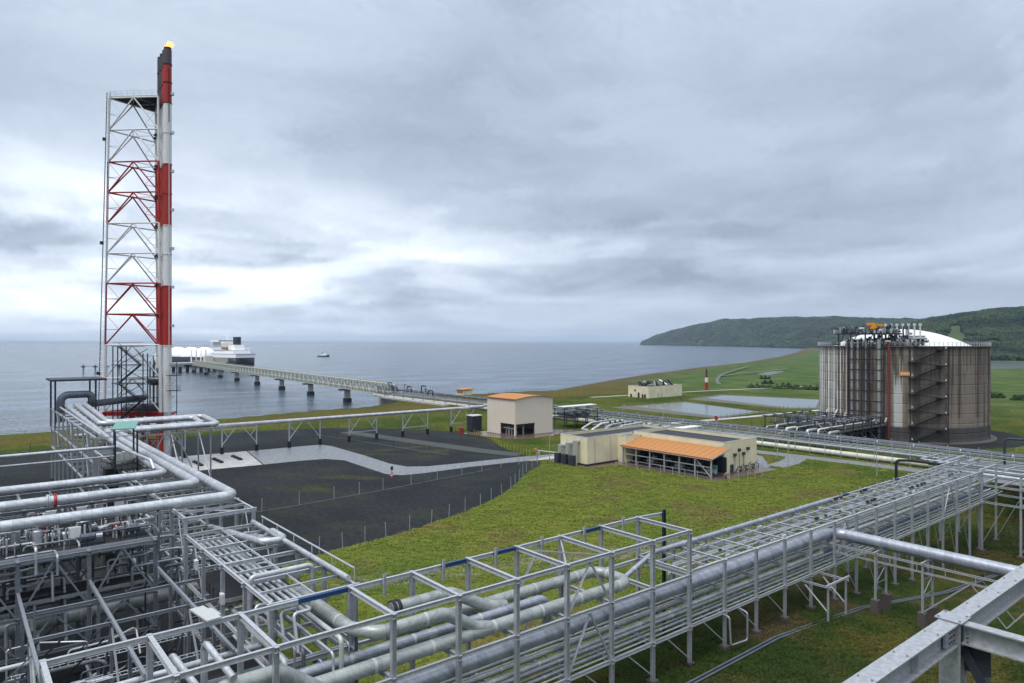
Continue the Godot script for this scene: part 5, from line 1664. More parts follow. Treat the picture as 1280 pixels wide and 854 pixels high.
	for k in 6: part(t, "board_mark", U.box, M.white, along(pt.call(0.012 + k * .016, R + .45, 25.2), pt.call(0.020 + k * .016, R + .45, 25.2), 0.06, 0.7))
	var c := thing("crane", "small orange-yellow jib crane on top of the round tank", "crane", pt.call(-0.33, R - 3, tp + .3))
	var cp := c.position
	rod(c, "crane_column", cp, cp + Vector3.UP * 2.2, 0.7, M.yellow, "c10")
	box(c, "crane_cab", cp + Vector3(-1.0, 1.6, -1.0), cp + Vector3(1.2, 3.6, 1.2), M.yellow)
	part(c, "crane_jib", U.box, M.yellow, along(cp + Vector3.UP * 3.2, cp + L(3.4, 0, 3.0), 0.6, 0.8))
	part(c, "crane_jib", U.box, M.yellow, along(cp + L(-2.4, 0, 3.4), cp + L(0, 0, 3.4), 0.9, 1.0))
	rod(c, "crane_winch", cp + L(1.2, -1, 1.0), cp + L(2.6, -1, 1.0), 0.5, M.white, "c10")

func tank_color(a: float, h: float, Hh: float, lift: float, n: FastNoiseLite) -> Color:
	var cell := int(h / lift)
	var sector := int(floor((a + 0.26) / (PI / 16.0)))
	var pour := 0.9 + 0.28 * n.get_noise_2d(sector * 7.3, cell * 5.1)
	var c := Color(0.245, 0.205, 0.165) * pour
	var run := n.get_noise_2d(a * 22.0, h * 0.02 + 3)                    # rain runs down the wall
	var fine_ := n.get_noise_2d(a * 70.0, h * 0.05)
	var top := smoothstep(Hh * 0.15, Hh, h)
	c = c.lerp(Color(0.060, 0.046, 0.038), 0.9 * smoothstep(0.0, 0.25, run + 0.4 * fine_) * (0.35 + 0.65 * top))
	c = c.lerp(Color(0.15, 0.085, 0.055), 0.5 * smoothstep(0.1, 0.5, n.get_noise_2d(a * 11 + 30, h * 0.10)))
	var pale := smoothstep(0.05, 0.30, n.get_noise_2d(a * 30.0 + 70, 1.0 + h * 0.008) + 0.18 * fine_)
	var where := 0.95 * smoothstep(-0.62, -0.80, a) + 0.9 * smoothstep(0.055, 0.04, absf(a + 0.02)) * smoothstep(0.2, -0.1, n.get_noise_2d(a * 60, 2.0) + (h / Hh - 0.62) * 2.0) + 0.25 * exp(-pow((a - 0.12) / 0.012, 2.0))
	if a > -0.6: c = c.lerp(Color(0.60, 0.61, 0.60), clampf(where - 0.1, 0, 0.9))
	if a < -0.62:
		var z := n.get_noise_2d(a * 38.0 + 11, 0.4 + h * 0.003) + 0.15 * fine_
		var left := Color(0.10, 0.075, 0.058).lerp(Color(0.36, 0.31, 0.26), smoothstep(-0.16, -0.10, z)).lerp(Color(0.84, 0.83, 0.80), smoothstep(-0.02, 0.04, z))
		c = c.lerp(left * pour, 0.5 + 0.5 * smoothstep(-0.62, -0.75, a))
	var bands := n.get_noise_2d(a * 9.0 + 200, 0.3 + h * 0.006)
	if a > 0.42: c = c.lerp(Color(0.05, 0.038, 0.032), 0.8 * smoothstep(0.05, 0.22, bands)).lerp(Color(0.27, 0.225, 0.185), 0.55 * smoothstep(-0.05, -0.25, bands) * smoothstep(Hh, Hh * 0.3, h))
	if h < lift * 1.65: c = Color(0.075, 0.070, 0.068) * (0.9 + 0.4 * fine_)
	elif h < lift * 2.7 and fposmod(sector, 2) < 1 and a > 0.3: c = c.lerp(Color(0.30, 0.26, 0.22), 0.45)
	if a > 0.14 and a < 0.42: c = c.lerp(Color(0.085, 0.08, 0.072), 0.5)
	c.a = 1
	return c

# ------------------------------------------------------------------ buildings
func seams(t: Node3D, a: Vector3, b: Vector3, h0: float, h1: float, m: Material, step: float) -> void:
	# upright joint strips of the wall sheets
	var n := int(a.distance_to(b) / step)
	for i in range(1, n):
		var p := a.lerp(b, float(i) / n)
		beam(t, "joint_strip", p + Vector3.UP * h0, p + Vector3.UP * h1, 0.05, 0.05, m, "box")

func build_buildings() -> void:
	# tall shed: solid walls above a cut-away corner
	var t := thing("shed", "tall beige windowless shed with a curved orange roof and open corner", "building", P(170, 208, 0))
	var u0 := 171.0
	var u1 := 190.5
	var v0 := 208.0
	var v1 := 225.5
	var h := 14.2
	var dh := 4.6
	var d := 0.35
	box(t, "wall", P(u0, v0, dh), P(u0 + d, v1, h), M.beige_pink)
	box(t, "wall", P(u0, v0 + 9.2, 0), P(u0 + d, v1, dh - .003), M.beige_pink)
	box(t, "wall", P(u0 + d, v0, dh), P(u1, v0 + d, h), M.beige_pink)
	box(t, "wall", P(u0 + 10.2, v0, 0), P(u1, v0 + d, dh - .003), M.beige_pink)
	box(t, "wall", P(u1, v0, 0), P(u1 + d, v1, h), M.beige_pink)
	box(t, "wall", P(u0, v1, 0), P(u1, v1 + d, h), M.beige_pink)
	box(t, "corner_post", P(u0 - .02, v0 - .02, 0), P(u0 + .5, v0 + .5, dh - 0.01), M.beige_pink)
	# gable ends rise under the curved roof
	var gable := func(w: float) -> ArrayMesh:
		var pg := PackedVector2Array([Vector2(0, 0), Vector2(w, 0)])
		for k in 11: pg.append(Vector2(w * (1 - k / 10.0), 1.0 * sin(PI * k / 10.0) + 0.02))
		return extrude_unit(pg)
	var gm: ArrayMesh = gable.call(u1 - u0)
	part(t, "gable", gm, M.beige_pink, Transform3D(Basis(Vector3.RIGHT, Vector3.UP, Vector3.BACK * d), P(u0, v0 + d * .5, h)))
	part(t, "gable", gm, M.beige_pink, Transform3D(Basis(Vector3.RIGHT, Vector3.UP, Vector3.BACK * d), P(u0, v1 + d * .5, h)))
	for k in 10:
		var a := k / 10.0
		var b := (k + 1) / 10.0
		part(t, "roof_sheet", U.box, M.orange, along(P(lerpf(u0 - .5, u1 + .5, a), (v0 + v1) / 2, h + .14 + sin(PI * a)), P(lerpf(u0 - .5, u1 + .5, b), (v0 + v1) / 2, h + .14 + sin(PI * b)), v1 - v0 + 1.4, 0.16))
	seams(t, P(u0 - .01, v0, 0), P(u0 - .01, v1, 0), dh + .1, h - .05, M.beige_pink, 2.2)
	seams(t, P(u0, v0 - .01, 0), P(u1, v0 - .01, 0), dh + .1, h - .05, M.beige_pink, 2.4)
	box(t, "eave_trim", P(u0 - .5, v0 - .6, h + .02), P(u0 - .3, v1 + .6, h + .3), M.orange_dark)
	for k in 4:
		rod(t, "pump_riser", P(u0 + 2 + k * 1.9, v0 + 2 + (k % 2) * 2, 0), P(u0 + 2 + k * 1.9, v0 + 2 + (k % 2) * 2, 3.6), 0.28, [M.cryo, M.white, M.galv, M.cryo][k], "c10")
		rod(t, "pump_riser", P(u0 + 1.4, v0 + 2.0 + k * 1.7, 0), P(u0 + 1.4, v0 + 2.0 + k * 1.7, 3.2), 0.22, [M.white, M.cryo, M.band, M.galv][k], "c10")
	rod(t, "pump_header", P(u0 + 1.4, v0 + 1.2, 2.6), P(u0 + 1.4, v0 + 9, 2.6), 0.3, M.cryo, "c10")
	box(t, "floor_slab", P(u0 - 1, v0 - 1, 0), P(u1, v1, 0.12), M.wet_slab)
	var cab := thing("transformer", "dark blue transformer cabinet beside the tall beige shed", "cabinet", P(167.5, 229.5, 0))
	box(cab, "cabinet_body", P(166, 229.0, 0.3), P(170.5, 233.2, 6.4), M.navy)
	box(cab, "cabinet_lid", P(165.8, 228.8, 6.4), P(170.7, 233.4, 6.7), M.white)
	for k in 4: box(cab, "cabinet_door", P(165.9, 229.2 + k, 0.6), P(166.0, 230.1 + k, 5.8), M.steel_dark)
	for k in 3: rod(cab, "insulator", P(167 + k, 231, 6.7), P(167 + k, 231, 9.8), 0.12, M.steel_dark)
	var dr := thing("drum", "red drum standing on the pale slab left of the tall shed", "drum", P(160, 228.6, 0))
	rod(dr, "drum_body", P(160, 228.6, 0), P(160, 228.6, 2.2), 0.95, M.red, "c20")
	rod(dr, "drum_rim", P(160, 228.6, 2.15), P(160, 228.6, 2.3), 1.02, M.red_dull, "c20")
	rod(dr, "drum_rim", P(160, 228.6, 1.0), P(160, 228.6, 1.15), 1.02, M.red_dull, "c20")
	# long low building with the orange awning
	var b := thing("long_building", "long low beige building with an orange lean-to roof along its front", "building", P(160, 128, 0))
	var lw := [147.0, 186.0, 145.0, 156.6, 8.4]         # left wing
	parapet_block(b, lw[0], lw[1], lw[2], lw[3], lw[4], 0.7)
	parapet_block(b, 167.4, 184.0, 112.0, 144.6, 8.8, 0.9)
	parapet_block(b, 160.2, 167.2, 141.6, 145.0, 7.9, 0.5)
	part(b, "awning_roof", U.box, M.orange, along(P(159.2, 126.5, 5.3), P(167.3, 126.5, 7.3), 32.6, 0.14))
	for k in 15:
		var v := 111.0 + k * 2.2
		beam(b, "roof_seam", P(159.2, v, 5.40), P(167.2, v, 7.40), 0.05, 0.04, M.orange, "box")
	box(b, "awning_fascia", P(159.0, 110.2, 5.0), P(159.2, 142.8, 5.34), M.orange_dark)
	beam(b, "awning_verge", P(159.0, 110.1, 5.15), P(167.4, 110.1, 7.15), 0.12, 0.34, M.steel, "box")
	for k in 7:
		var v := 110.6 + k * 5.25
		beam(b, "awning_post", P(159.5, v, 0), P(159.5, v, 5.2), 0.34, 0.34, M.steel, "box")
		beam(b, "awning_rafter", P(159.3, v, 5.1), P(167.2, v, 7.1), 0.2, 0.24, M.steel, "box")
		if k < 6:
			beam(b, "wall_girt", P(159.6, v, 2.9), P(159.6, v + 5.25, 2.9), 0.16, 0.22, M.steel, "box")
			beam(b, "wall_girt", P(159.6, v, 1.1), P(159.6, v + 5.25, 1.1), 0.1, 0.12, M.steel, "box")
			for q in 3: box(b, "louvre_panel", P(166.9, v + .3 + q * 1.65, 0.4), P(167.2, v + 1.7 + q * 1.65, 4.8), [M.steel_dark, M.navy, M.soot][q])
			rod(b, "pump_drum", P(163, v + 1, 1.2), P(163, v + 3.8, 1.2), 0.7, [M.cryo, M.navy][k % 2], "c10")
			box(b, "pump_skid", P(161.5, v + .8, 0), P(165, v + 4.2, 0.5), M.steel_dark)
			box(b, "switch_box", P(164.5, v + 2, 0.5), P(165.3, v + 3.2, 2.6), [M.teal, M.band, M.steel_dark][k % 3])
	beam(b, "awning_brace", P(159.4, 115.8, 5.0), P(159.4, 110.8, 0.4), 0.18, 0.18, M.steel, "box")
	for w in [[147.2, 144.86, 160.0, 144.86], [146.9, 145.0, 146.9, 156.6]]: seams(b, P(w[0], w[1], 0), P(w[2], w[3], 0), 0.4, 8.3, M.beige, 2.6)
	seams(b, P(167.6, 111.9, 0), P(183.8, 111.9, 0), 0.4, 8.6, M.beige, 2.7)
	var dd := box(b, "door", P(170.5, 111.84, 0), P(172.0, 111.96, 2.3), M.steel_dark)
	box(dd, "handle", P(170.7, 111.78, 1.0), P(170.8, 111.84, 1.2), M.band)
	box(b, "gutter", P(158.86, 110.2, 4.9), P(159.0, 142.8, 5.05), M.steel)
	for k in 2: rod(b, "downpipe", P(167.2, 112.4 + k * 29.0, 0), P(167.2, 112.4 + k * 29.0, 8.0), 0.09, M.steel)
	for k in 2: rod(b, "downpipe", P(150 + k * 7, 144.8, 0), P(150 + k * 7, 144.8, 8.0), 0.09, M.band)
	for k in 4: box(b, "wall_unit", P(172 + k * 2.2, 111.4, 4.5 + (k % 2) * 1.2), P(172.9 + k * 2.2, 112, 5.3 + (k % 2) * 1.2), M.steel_dark)
	for k in 3: rod(b, "conduit", P(172.4 + k * 2.2, 111.7, 0), P(172.4 + k * 2.2, 111.7, 5.0), 0.07, M.steel_dark)
	box(b, "plinth", P(146.7, 144.7, 0), P(166, 145, 0.5), M.soot)
	box(b, "plinth", P(146.6, 144.7, 0), P(146.9, 156.7, 0.5), M.soot)
	for k in 3:
		var du := thing("duct", "%s grey air duct unit against the left end of the long building" % ["tallest", "middle", "lowest"][k], "duct", P(143.5, 147 + k * 3.4, 0))
		rod(du, "duct_riser", P(145.4, 148.5 + k * 3.2, 0), P(145.4, 148.5 + k * 3.2, 7.4 - k), 0.75, M.steel, "c10")
		rod(du, "duct_arm", P(145.4, 148.5 + k * 3.2, 7.0 - k), P(147, 148.5 + k * 3.2, 7.0 - k), 0.6, M.steel, "c10")
		box(du, "fan_box", P(143.6, 147.6 + k * 3.2, 0), P(144.8, 149.4 + k * 3.2, 3.0), M.steel_dark)
	var hb := thing("hose_rack", "tangle of dark hoses and racks at the right end of the long building", "hose rack", P(176, 109.8, 0))
	for k in 9:
		var u := 170.5 + k * 1.1
		rod(hb, "rack_leg", P(u, 110.8, 0), P(u + .5, 109.2, 2.0 + (k % 3) * .5), 0.08, M.steel_dark)
		part(hb, "hose_coil", tube([P(u, 110.4, 0.3), P(u + .4, 109.6, 2.2), P(u + 1.3, 109.2, 2.0), P(u + 1.8, 109.8, 0.2)], 0.11, 0.5, 6), [M.black, M.band, M.steel_dark][k % 3], Transform3D(Basis(), P(u, 110.4, 0.3)))
	# far beige block by the ponds
	var f := thing("pump_house", "far low beige block with fans on its roof beside the settling ponds", "building", P(353, 293, 0))
	parapet_block(f, 353.0, 388.0, 292.5, 309.8, 7.6, 0.6)
	var r := RandomNumberGenerator.new()
	r.seed = 3
	for k in 14:
		var u := 356.0 + k * 2.2
		rod(f, "roof_fan", P(u, 298 + r.randf() * 8, 7.2), P(u, 298 + r.randf() * 8, 9.6 + r.randf()), 0.7, [M.steel_dark, M.soot, M.steel][k % 3], "c10")
	for q in [[352.9, 300, 3.4], [352.9, 296.6, 2.4], [352.9, 294.6, 2.4], [352.9, 306.5, 2.2]]:
		box(box(f, "door", P(q[0] - .1, q[1], 0), P(q[0], q[1] + 1.5, q[2]), M.steel_dark), "handle", P(q[0] - .2, q[1] + .2, 1.0), P(q[0] - .1, q[1] + .3, 1.3), M.band)
	for u in [362.0, 366.0]: box(f, "door", P(u, 292.4, 0.3), P(u + 1.2, 292.5, 3.0), M.band)
	box(f, "window", P(352.9, 303.2, 4.0), P(353.0, 304.4, 5.2), M.glass)
	# hut by the landward end of the jetty
	var s := thing("hut", "small far hut with an orange roof beside the jetty's landward end", "building", P(276, 399, 0))
	box(s, "wall", P(276, 392, -3), P(284, 400, 3.0), M.beige)
	part(s, "roof", U.box, M.orange, along(P(275, 396, 3.5), P(285, 396, 3.9), 9.6, 0.5))
	for k in 3: box(s, "window", P(275.9, 393 + k * 2.4, 0.8), P(276.0, 394.4 + k * 2.4, 2.2), M.red_dull)
	# beacon
	var bc := thing("beacon", "red and white banded beacon pole beyond the ponds", "beacon", P(445, 313, 0))
	var bb := P(445.3, 313, 0)
	for q in [[0, 6.2, 1.25, M.red], [6.2, 9.6, 1.15, M.white], [9.6, 13.6, 1.0, M.red_dull], [13.6, 15.2, 0.6, M.soot]]:
		rod(bc, "beacon_band", bb + Vector3.UP * q[0], bb + Vector3.UP * q[1], q[2], q[3], "c20")
	rod(bc, "beacon_lamp", bb + Vector3.UP * 15.2, bb + Vector3.UP * 16.2, 0.4, M.glass, "c10")

func parapet_block(t: Node3D, u0: float, u1: float, v0: float, v1: float, h: float, rim: float) -> void:
	var d := 0.3
	box(t, "wall", P(u0, v0, 0), P(u0 + d, v1, h), M.beige)
	box(t, "wall", P(u1 - d, v0, 0), P(u1, v1, h), M.beige)
	box(t, "wall", P(u0 + d, v0, 0), P(u1 - d, v0 + d, h - .004), M.beige)
	box(t, "wall", P(u0 + d, v1 - d, 0), P(u1 - d, v1, h - .004), M.beige)
	box(t, "roof", P(u0 + d, v0 + d, h - rim - .2), P(u1 - d, v1 - d, h - rim), M.roof_dark)
	for q in [[u0 - .05, v0 - .05, u0 + d + .05, v1 + .05], [u1 - d - .05, v0 - .05, u1 + .05, v1 + .05]]:
		box(t, "coping", P(q[0], q[1], h), P(q[2], q[3], h + .08), M.band)
	for q in [[u0 + d + .05, v0 - .05, u1 - d - .05, v0 + d + .05], [u0 + d + .05, v1 - d - .05, u1 - d - .05, v1 + .05]]:
		box(t, "coping", P(q[0], q[1], h), P(q[2], q[3], h + .076), M.band)
	var n := int((u1 - u0) / 4.0)
	for k in n: box(t, "roof_curb", P(u0 + 1.2 + k * 4.0, v0 + 1.4, h - rim), P(u0 + 2.0 + k * 4.0, v0 + 2.2, h - rim + .45), M.steel)
	var m := int((v1 - v0) / 3.0)
	for k in m: box(t, "roof_curb", P(u0 + 1.0, v0 + 1.6 + k * 3.0, h - rim), P(u0 + 1.5, v0 + 2.1 + k * 3.0, h - rim + .5), M.band)

# ------------------------------------------------------------------ jetty and boats
func build_jetty() -> void:
	var t := thing("jetty", "long trussed jetty on piers reaching out to the loading berth", "jetty", P(222, 400, 0))
	var ax := func(v: float) -> float: return 233.7 + 0.0815 * (v - 484.0)
	var v := 404.0
	var spans := [404.0, 484.0, 568.7, 653.0, 742.7, 832.8, 922.0, 1012.0, 1102.0]
	for i in spans.size():
		var u: float = ax.call(spans[i])
		var c := P(u, spans[i], 0)
		if i:
			var pr := box(t, "pier", c + Vector3(-1.7, -11, -1.7), c + Vector3(1.7, 0.2, 1.7), M.kerb)
			box(pr, "pier_foot", c + Vector3(-2.4, -12, -2.4), c + Vector3(2.4, -5.8, 2.4), M.soot)
			box(t, "pier_head", c + Vector3(-6.5, 0.2, -2.2), c + Vector3(6.5, 1.3, 2.2), M.steel_dark)
	for i in spans.size() - 1:
		var v0: float = spans[i]
		var v1: float = spans[i + 1]
		# each span's truss web is far too fine to tell apart: one part of real bars
		var st := st_new()
		var deck_ := st_new()
		for s in [-3.2, 3.2]:
			for y in [1.6, 8.3]:
				st_beam(st, P(ax.call(v0) + s, v0, y), P(ax.call(v1) + s, v1, y), 0.45, 0.5)
			var n := 14
			for k in n:
				var a: float = lerpf(v0, v1, float(k) / n)
				var b: float = lerpf(v0, v1, (k + 1.0) / n)
				st_beam(st, P(ax.call(a) + s, a, 1.6), P(ax.call(a) + s, a, 8.3), 0.45, 0.45)
				st_beam(st, P(ax.call(a) + s, a, 1.6 if k % 2 else 8.3), P(ax.call(b) + s, b, 8.3 if k % 2 else 1.6), 0.4, 0.4)
				st_beam(st, P(ax.call(a) + s * 1.2, a, 8.4), P(ax.call(a) + s * 1.2, a, 9.8), 0.2, 0.2)
				if s > 0: st_beam(st, P(ax.call(a) - 3.2, a, 8.3), P(ax.call(a) + 3.2, a, 8.3), 0.3, 0.3)
			st_beam(st, P(ax.call(v0) + s * 1.2, v0, 9.8), P(ax.call(v1) + s * 1.2, v1, 9.8), 0.2, 0.2)
		var m := joined(t, "truss_span", st, M.jetty_steel)
		m.set_meta("kind", "stuff")
		st_beam(deck_, P(ax.call(v0) + 1.6, v0, 8.6), P(ax.call(v1) + 1.6, v1, 8.6), 2.6, 0.2)
		st_beam(deck_, P(ax.call(v0), v0, 1.9), P(ax.call(v1), v1, 1.9), 5.6, 0.3)
		joined(t, "deck_span", deck_, M.jetty_deck)
		for k in 4:
			rod(t, "jetty_pipe", P(ax.call(v0) - 2.2 + k * 1.4, v0, 3.4), P(ax.call(v1) - 2.2 + k * 1.4, v1, 3.4), 0.45, [M.pale, M.alu][k % 2], "c10")
	# landward abutment
	var ab := thing("abutment", "grassy bank and pale slabs where the jetty meets the shore", "abutment", P(224, 390, 0))
	box(ab, "slab", P(219, 330, 0.0), P(222.4, 404, 1.0), M.pad)
	box(ab, "wall", P(218, 404, -6), P(236, 406, 1.0), M.kerb)
	var lp := thing("pipe_loops", "cluster of upright expansion loops at the jetty's landward end", "pipework", P(226, 380, 0))
	for k in 10:
		var w := 350.0 + k * 7.0
		part(lp, "expansion_loop", tube([P(224 + (k % 3) * 2, w, 4.6), P(224 + (k % 3) * 2, w, 7.5 + k % 3), P(224 + (k % 3) * 2, w + 5, 7.5 + k % 3), P(224 + (k % 3) * 2, w + 5, 4.6)], 0.4, 0.9, 8), [M.steel_dark, M.galv][k % 2], Transform3D(Basis(), P(224 + (k % 3) * 2, w, 4.6)))
		rod(lp, "lamp_mast", P(223, w, 4), P(223, w, 10.0), 0.12, M.steel)
	# berth head with buildings and dolphins
	var hd := thing("berth_platform", "berth platform with small buildings at the jetty's seaward end", "platform", P(285, 1110, 0))
	box(hd, "platform_deck", P(262, 1100, 2.5), P(330, 1150, 5.0), M.kerb)
	for k in 8: box(hd, "pier", P(264 + (k % 4) * 20, 1104 + (k / 4) * 40, -12), P(268 + (k % 4) * 20, 1108 + (k / 4) * 40, 2.5), M.soot)
	box(hd, "deckhouse", P(300, 1102, 5), P(312, 1112, 15), M.beige_pink)
	box(hd, "deckhouse", P(316, 1104, 5), P(334, 1112, 11), M.jetty_deck)
	for k in 4: rod(hd, "loading_arm", P(290 + k * 7, 1140, 5), P(292 + k * 7, 1146, 24), 0.9, [M.white, M.steel_far][k % 2])
	var names := ["nearest to the flare", "second from the flare", "third from the flare", "farthest left"]
	var dx := [[149, 458], [133, 458], [119, 457], [104, 456]]
	for k in 4:
		var d := 1010.0
		var lat: float = (dx[k][0] - 640.0) / 864.0 * d
		var p := L(lat, d, 0)
		var dn := thing("mooring_dolphin", "mooring dolphin out at sea left of the flare, %s" % names[k], "dolphin", p, "mooring dolphins left of the flare")
		box(dn, "dolphin_cap", p + Vector3(-3.2, -0.6, -2), p + Vector3(3.2, 0.9, 2), M.steel_dark)
		box(dn, "dolphin_pile", p + Vector3(-1, -11, -.8), p + Vector3(1, -0.6, .8), M.kerb)
		rod(dn, "bollard", p + Vector3.UP, p + Vector3.UP * 3.0, 0.8, M.soot)
	var cw := thing("catwalk", "thin catwalk linking the mooring dolphins left of the flare", "catwalk", L(-560, 1010, 2))
	for y in [0.4, 2.0]: beam(cw, "walkway_chord", L(-627, 1010, y), L(-480, 1010, y), 1.2, 0.5, M.steel_far, "box")

func build_ship() -> void:
	var o := L(-477.0, 1222.0, -9.0)
	var dir := L(-0.835, 0.55, 0).normalized()
	var side := dir.cross(Vector3.UP).normalized()
	var S := func(a: float, b: float, h: float) -> Vector3: return o + dir * a + side * b + Vector3.UP * h
	var t := thing("gas_carrier", "white and black gas carrier ship with spherical tanks at the berth", "ship", o)
	var st := st_new()
	var sec := []
	for a in [[-14.0, 0.55, 9.0], [-8.0, 0.85, 4.0], [6.0, 1.0, 0.0], [60.0, 1.0, 0.0], [220.0, 1.0, 0.0], [255.0, 0.75, 0.0], [285.0, 0.08, 0.0]]:
		var w: float = 23.0 * a[1]
		sec.append([S.call(a[0], -w, 17.5), S.call(a[0], -w * 0.98, 3.0), S.call(a[0] + a[2], -w * .8, -2), S.call(a[0] + a[2], w * .8, -2), S.call(a[0], w * 0.98, 3.0), S.call(a[0], w, 17.5)])
	for i in sec.size() - 1:
		for k in 6:
			var q := (k + 1) % 6
			for v in [sec[i][k], sec[i + 1][k], sec[i + 1][q], sec[i][k], sec[i + 1][q], sec[i][q]]: st.add_vertex(v)
	for v in [0, 1, 2, 0, 2, 3, 0, 3, 4, 0, 4, 5]: st.add_vertex(sec[0][v])
	st.generate_normals()
	joined(t, "hull", st, M.hull)
	for k in 4:
		var c: Vector3 = S.call(112.0 + k * 43.0, 0, 14.0)
		part(t, "tank_dome", U.dome, M.ship_white, Transform3D(Basis.from_scale(Vector3(41, 44, 41)), c))
		rod(t, "tank_cap", c + Vector3.UP * 21.6, c + Vector3.UP * 23.4, 4.0, M.band, "c10")
	beam(t, "dome_walkway", S.call(100, 0, 38.6), S.call(250, 0, 38.6), 2.0, 0.8, M.steel_far, "box")
	var blk := func(n: String, a0: float, a1: float, w: float, h0: float, h1: float, m: Material) -> void:
		part(t, n, U.box, m, along(S.call(a0, 0, (h0 + h1) / 2), S.call(a1, 0, (h0 + h1) / 2), w, h1 - h0))
	blk.call("poop_deck", -10, 60, 40, 17.5, 24.0, M.ship_white)
	blk.call("deckhouse", 2, 58, 34, 24, 31.0, M.ship_white)
	blk.call("accommodation", 30, 62, 36, 31, 45.0, M.ship_white)
	blk.call("bridge_deck", 36, 60, 46, 45, 49.0, M.ship_white)
	blk.call("bridge_windows", 35.6, 60.4, 42, 46.4, 47.8, M.glass)
	blk.call("engine_casing", 8, 26, 20, 31, 40.0, M.ship_white)
	blk.call("funnel", 10, 20, 9, 40, 54.0, M.navy)
	blk.call("red_house", 62, 66, 14, 18, 26.0, M.red)
	blk.call("lifeboat", 26, 34, 37.5, 33.0, 36.0, M.orange)
	blk.call("rail_band", -12, 62, 41, 24.0, 24.4, M.steel_far)
	blk.call("deck_edge", 2, 58, 35, 30.6, 31.0, M.steel_far)
	blk.call("deck_edge", 30, 62, 37, 37.6, 38.0, M.steel_far)
	blk.call("deck_edge", 30, 62, 37, 41.2, 41.6, M.steel_far)
	for k in 4:
		for q in 6:
			part(t, "cabin_window", U.box, M.glass, along(S.call(34 + q * 4.4, 18.05, 33.5 + k * 3.2), S.call(36 + q * 4.4, 18.05, 33.5 + k * 3.2), 0.2, 1.2))
	rod(t, "mast", S.call(44, 0, 49), S.call(44, 0, 60), 0.7, M.ship_white)
	rod(t, "mast_yard", S.call(44, -7, 57), S.call(44, 7, 57), 0.4, M.ship_white)
	rod(t, "stern_davit", S.call(-6, 10, 24), S.call(-6, 10, 34), 0.5, M.ship_white)
	rod(t, "stern_davit", S.call(-6, 10, 34), S.call(10, 10, 34), 0.4, M.ship_white)
	# tug lying off
	var p := L((404.0 - 640) / 864.0 * 2085.0, 2085.0, -9.0)
	var tg := thing("tugboat", "small dark tugboat lying alone off the jetty", "tugboat", p)
	var d2 := L(1, 0.15, 0).normalized()
	var hs := st_new()
	var s2 := d2.cross(Vector3.UP).normalized()
	var sc := []
	for a in [[-17.0, 4.6, 4.0], [-12.0, 5.6, 3.2], [8.0, 5.6, 4.0], [14.0, 3.6, 5.6], [18.0, 0.3, 7.0]]:
		sc.append([p + d2 * a[0] - s2 * a[1] + Vector3.UP * a[2], p + d2 * a[0] - s2 * a[1] * .8 - Vector3.UP, p + d2 * a[0] + s2 * a[1] * .8 - Vector3.UP, p + d2 * a[0] + s2 * a[1] + Vector3.UP * a[2]])
	for i in sc.size() - 1:
		for k in 4:
			var q := (k + 1) % 4
			for v in [sc[i][k], sc[i + 1][k], sc[i + 1][q], sc[i][k], sc[i + 1][q], sc[i][q]]: hs.add_vertex(v)
	for v in [0, 1, 2, 0, 2, 3]: hs.add_vertex(sc[0][v])
	hs.generate_normals()
	joined(tg, "hull", hs, M.hull)
	part(tg, "deckhouse", U.box, M.ship_white, along(p - d2 * 6 + Vector3.UP * 6, p + d2 * 9 + Vector3.UP * 6, 8, 5))
	part(tg, "wheelhouse", U.box, M.ship_white, along(p + d2 * 0 + Vector3.UP * 10, p + d2 * 7 + Vector3.UP * 10, 6, 3.4))
	part(tg, "wheelhouse_windows", U.box, M.glass, along(p - d2 * 0.1 + Vector3.UP * 10.4, p + d2 * 7.1 + Vector3.UP * 10.4, 6.1, 1.2))
	rod(tg, "mast", p + d2 * 2 + Vector3.UP * 11, p + d2 * 2 + Vector3.UP * 20, 0.4, M.steel_dark)
	rod(tg, "funnel", p - d2 * 3 + Vector3.UP * 8, p - d2 * 3 + Vector3.UP * 13, 1.2, M.soot, "c10")

# ------------------------------------------------------------------ fences, posts, small things
func fence(label: String, pts: Array, step: float, tall: float, m: Material, wires := true, called := "fence", lean := 0.0, group := "") -> void:
	var g := ground_h(pts[0][0], pts[0][1])
	var t := thing(called, label, "fence", P(pts[0][0], pts[0][1], g), group)
	var prev := Vector3.INF
	for i in pts.size() - 1:
		var a := Vector2(pts[i][0], pts[i][1])
		var b := Vector2(pts[i + 1][0], pts[i + 1][1])
		var n := maxi(1, int(round(a.distance_to(b) / step)))
		for k in range(0 if i == 0 else 1, n + 1):
			var q := a.lerp(b, float(k) / n)
			var p := P(q.x, q.y, ground_h(q.x, q.y))
			var top := p + Vector3(rng.randf_range(-lean, lean), tall * rng.randf_range(1 - lean, 1 + lean * .5), rng.randf_range(-lean, lean))
			rod(t, "post", p - Vector3.UP * .1, top, 0.075, m)
			if wires and prev != Vector3.INF:
				for y in [0.5, 0.95]: rod(t, "wire", prev + Vector3.UP * tall * y, p + Vector3.UP * tall * y, 0.018, m)
			prev = p

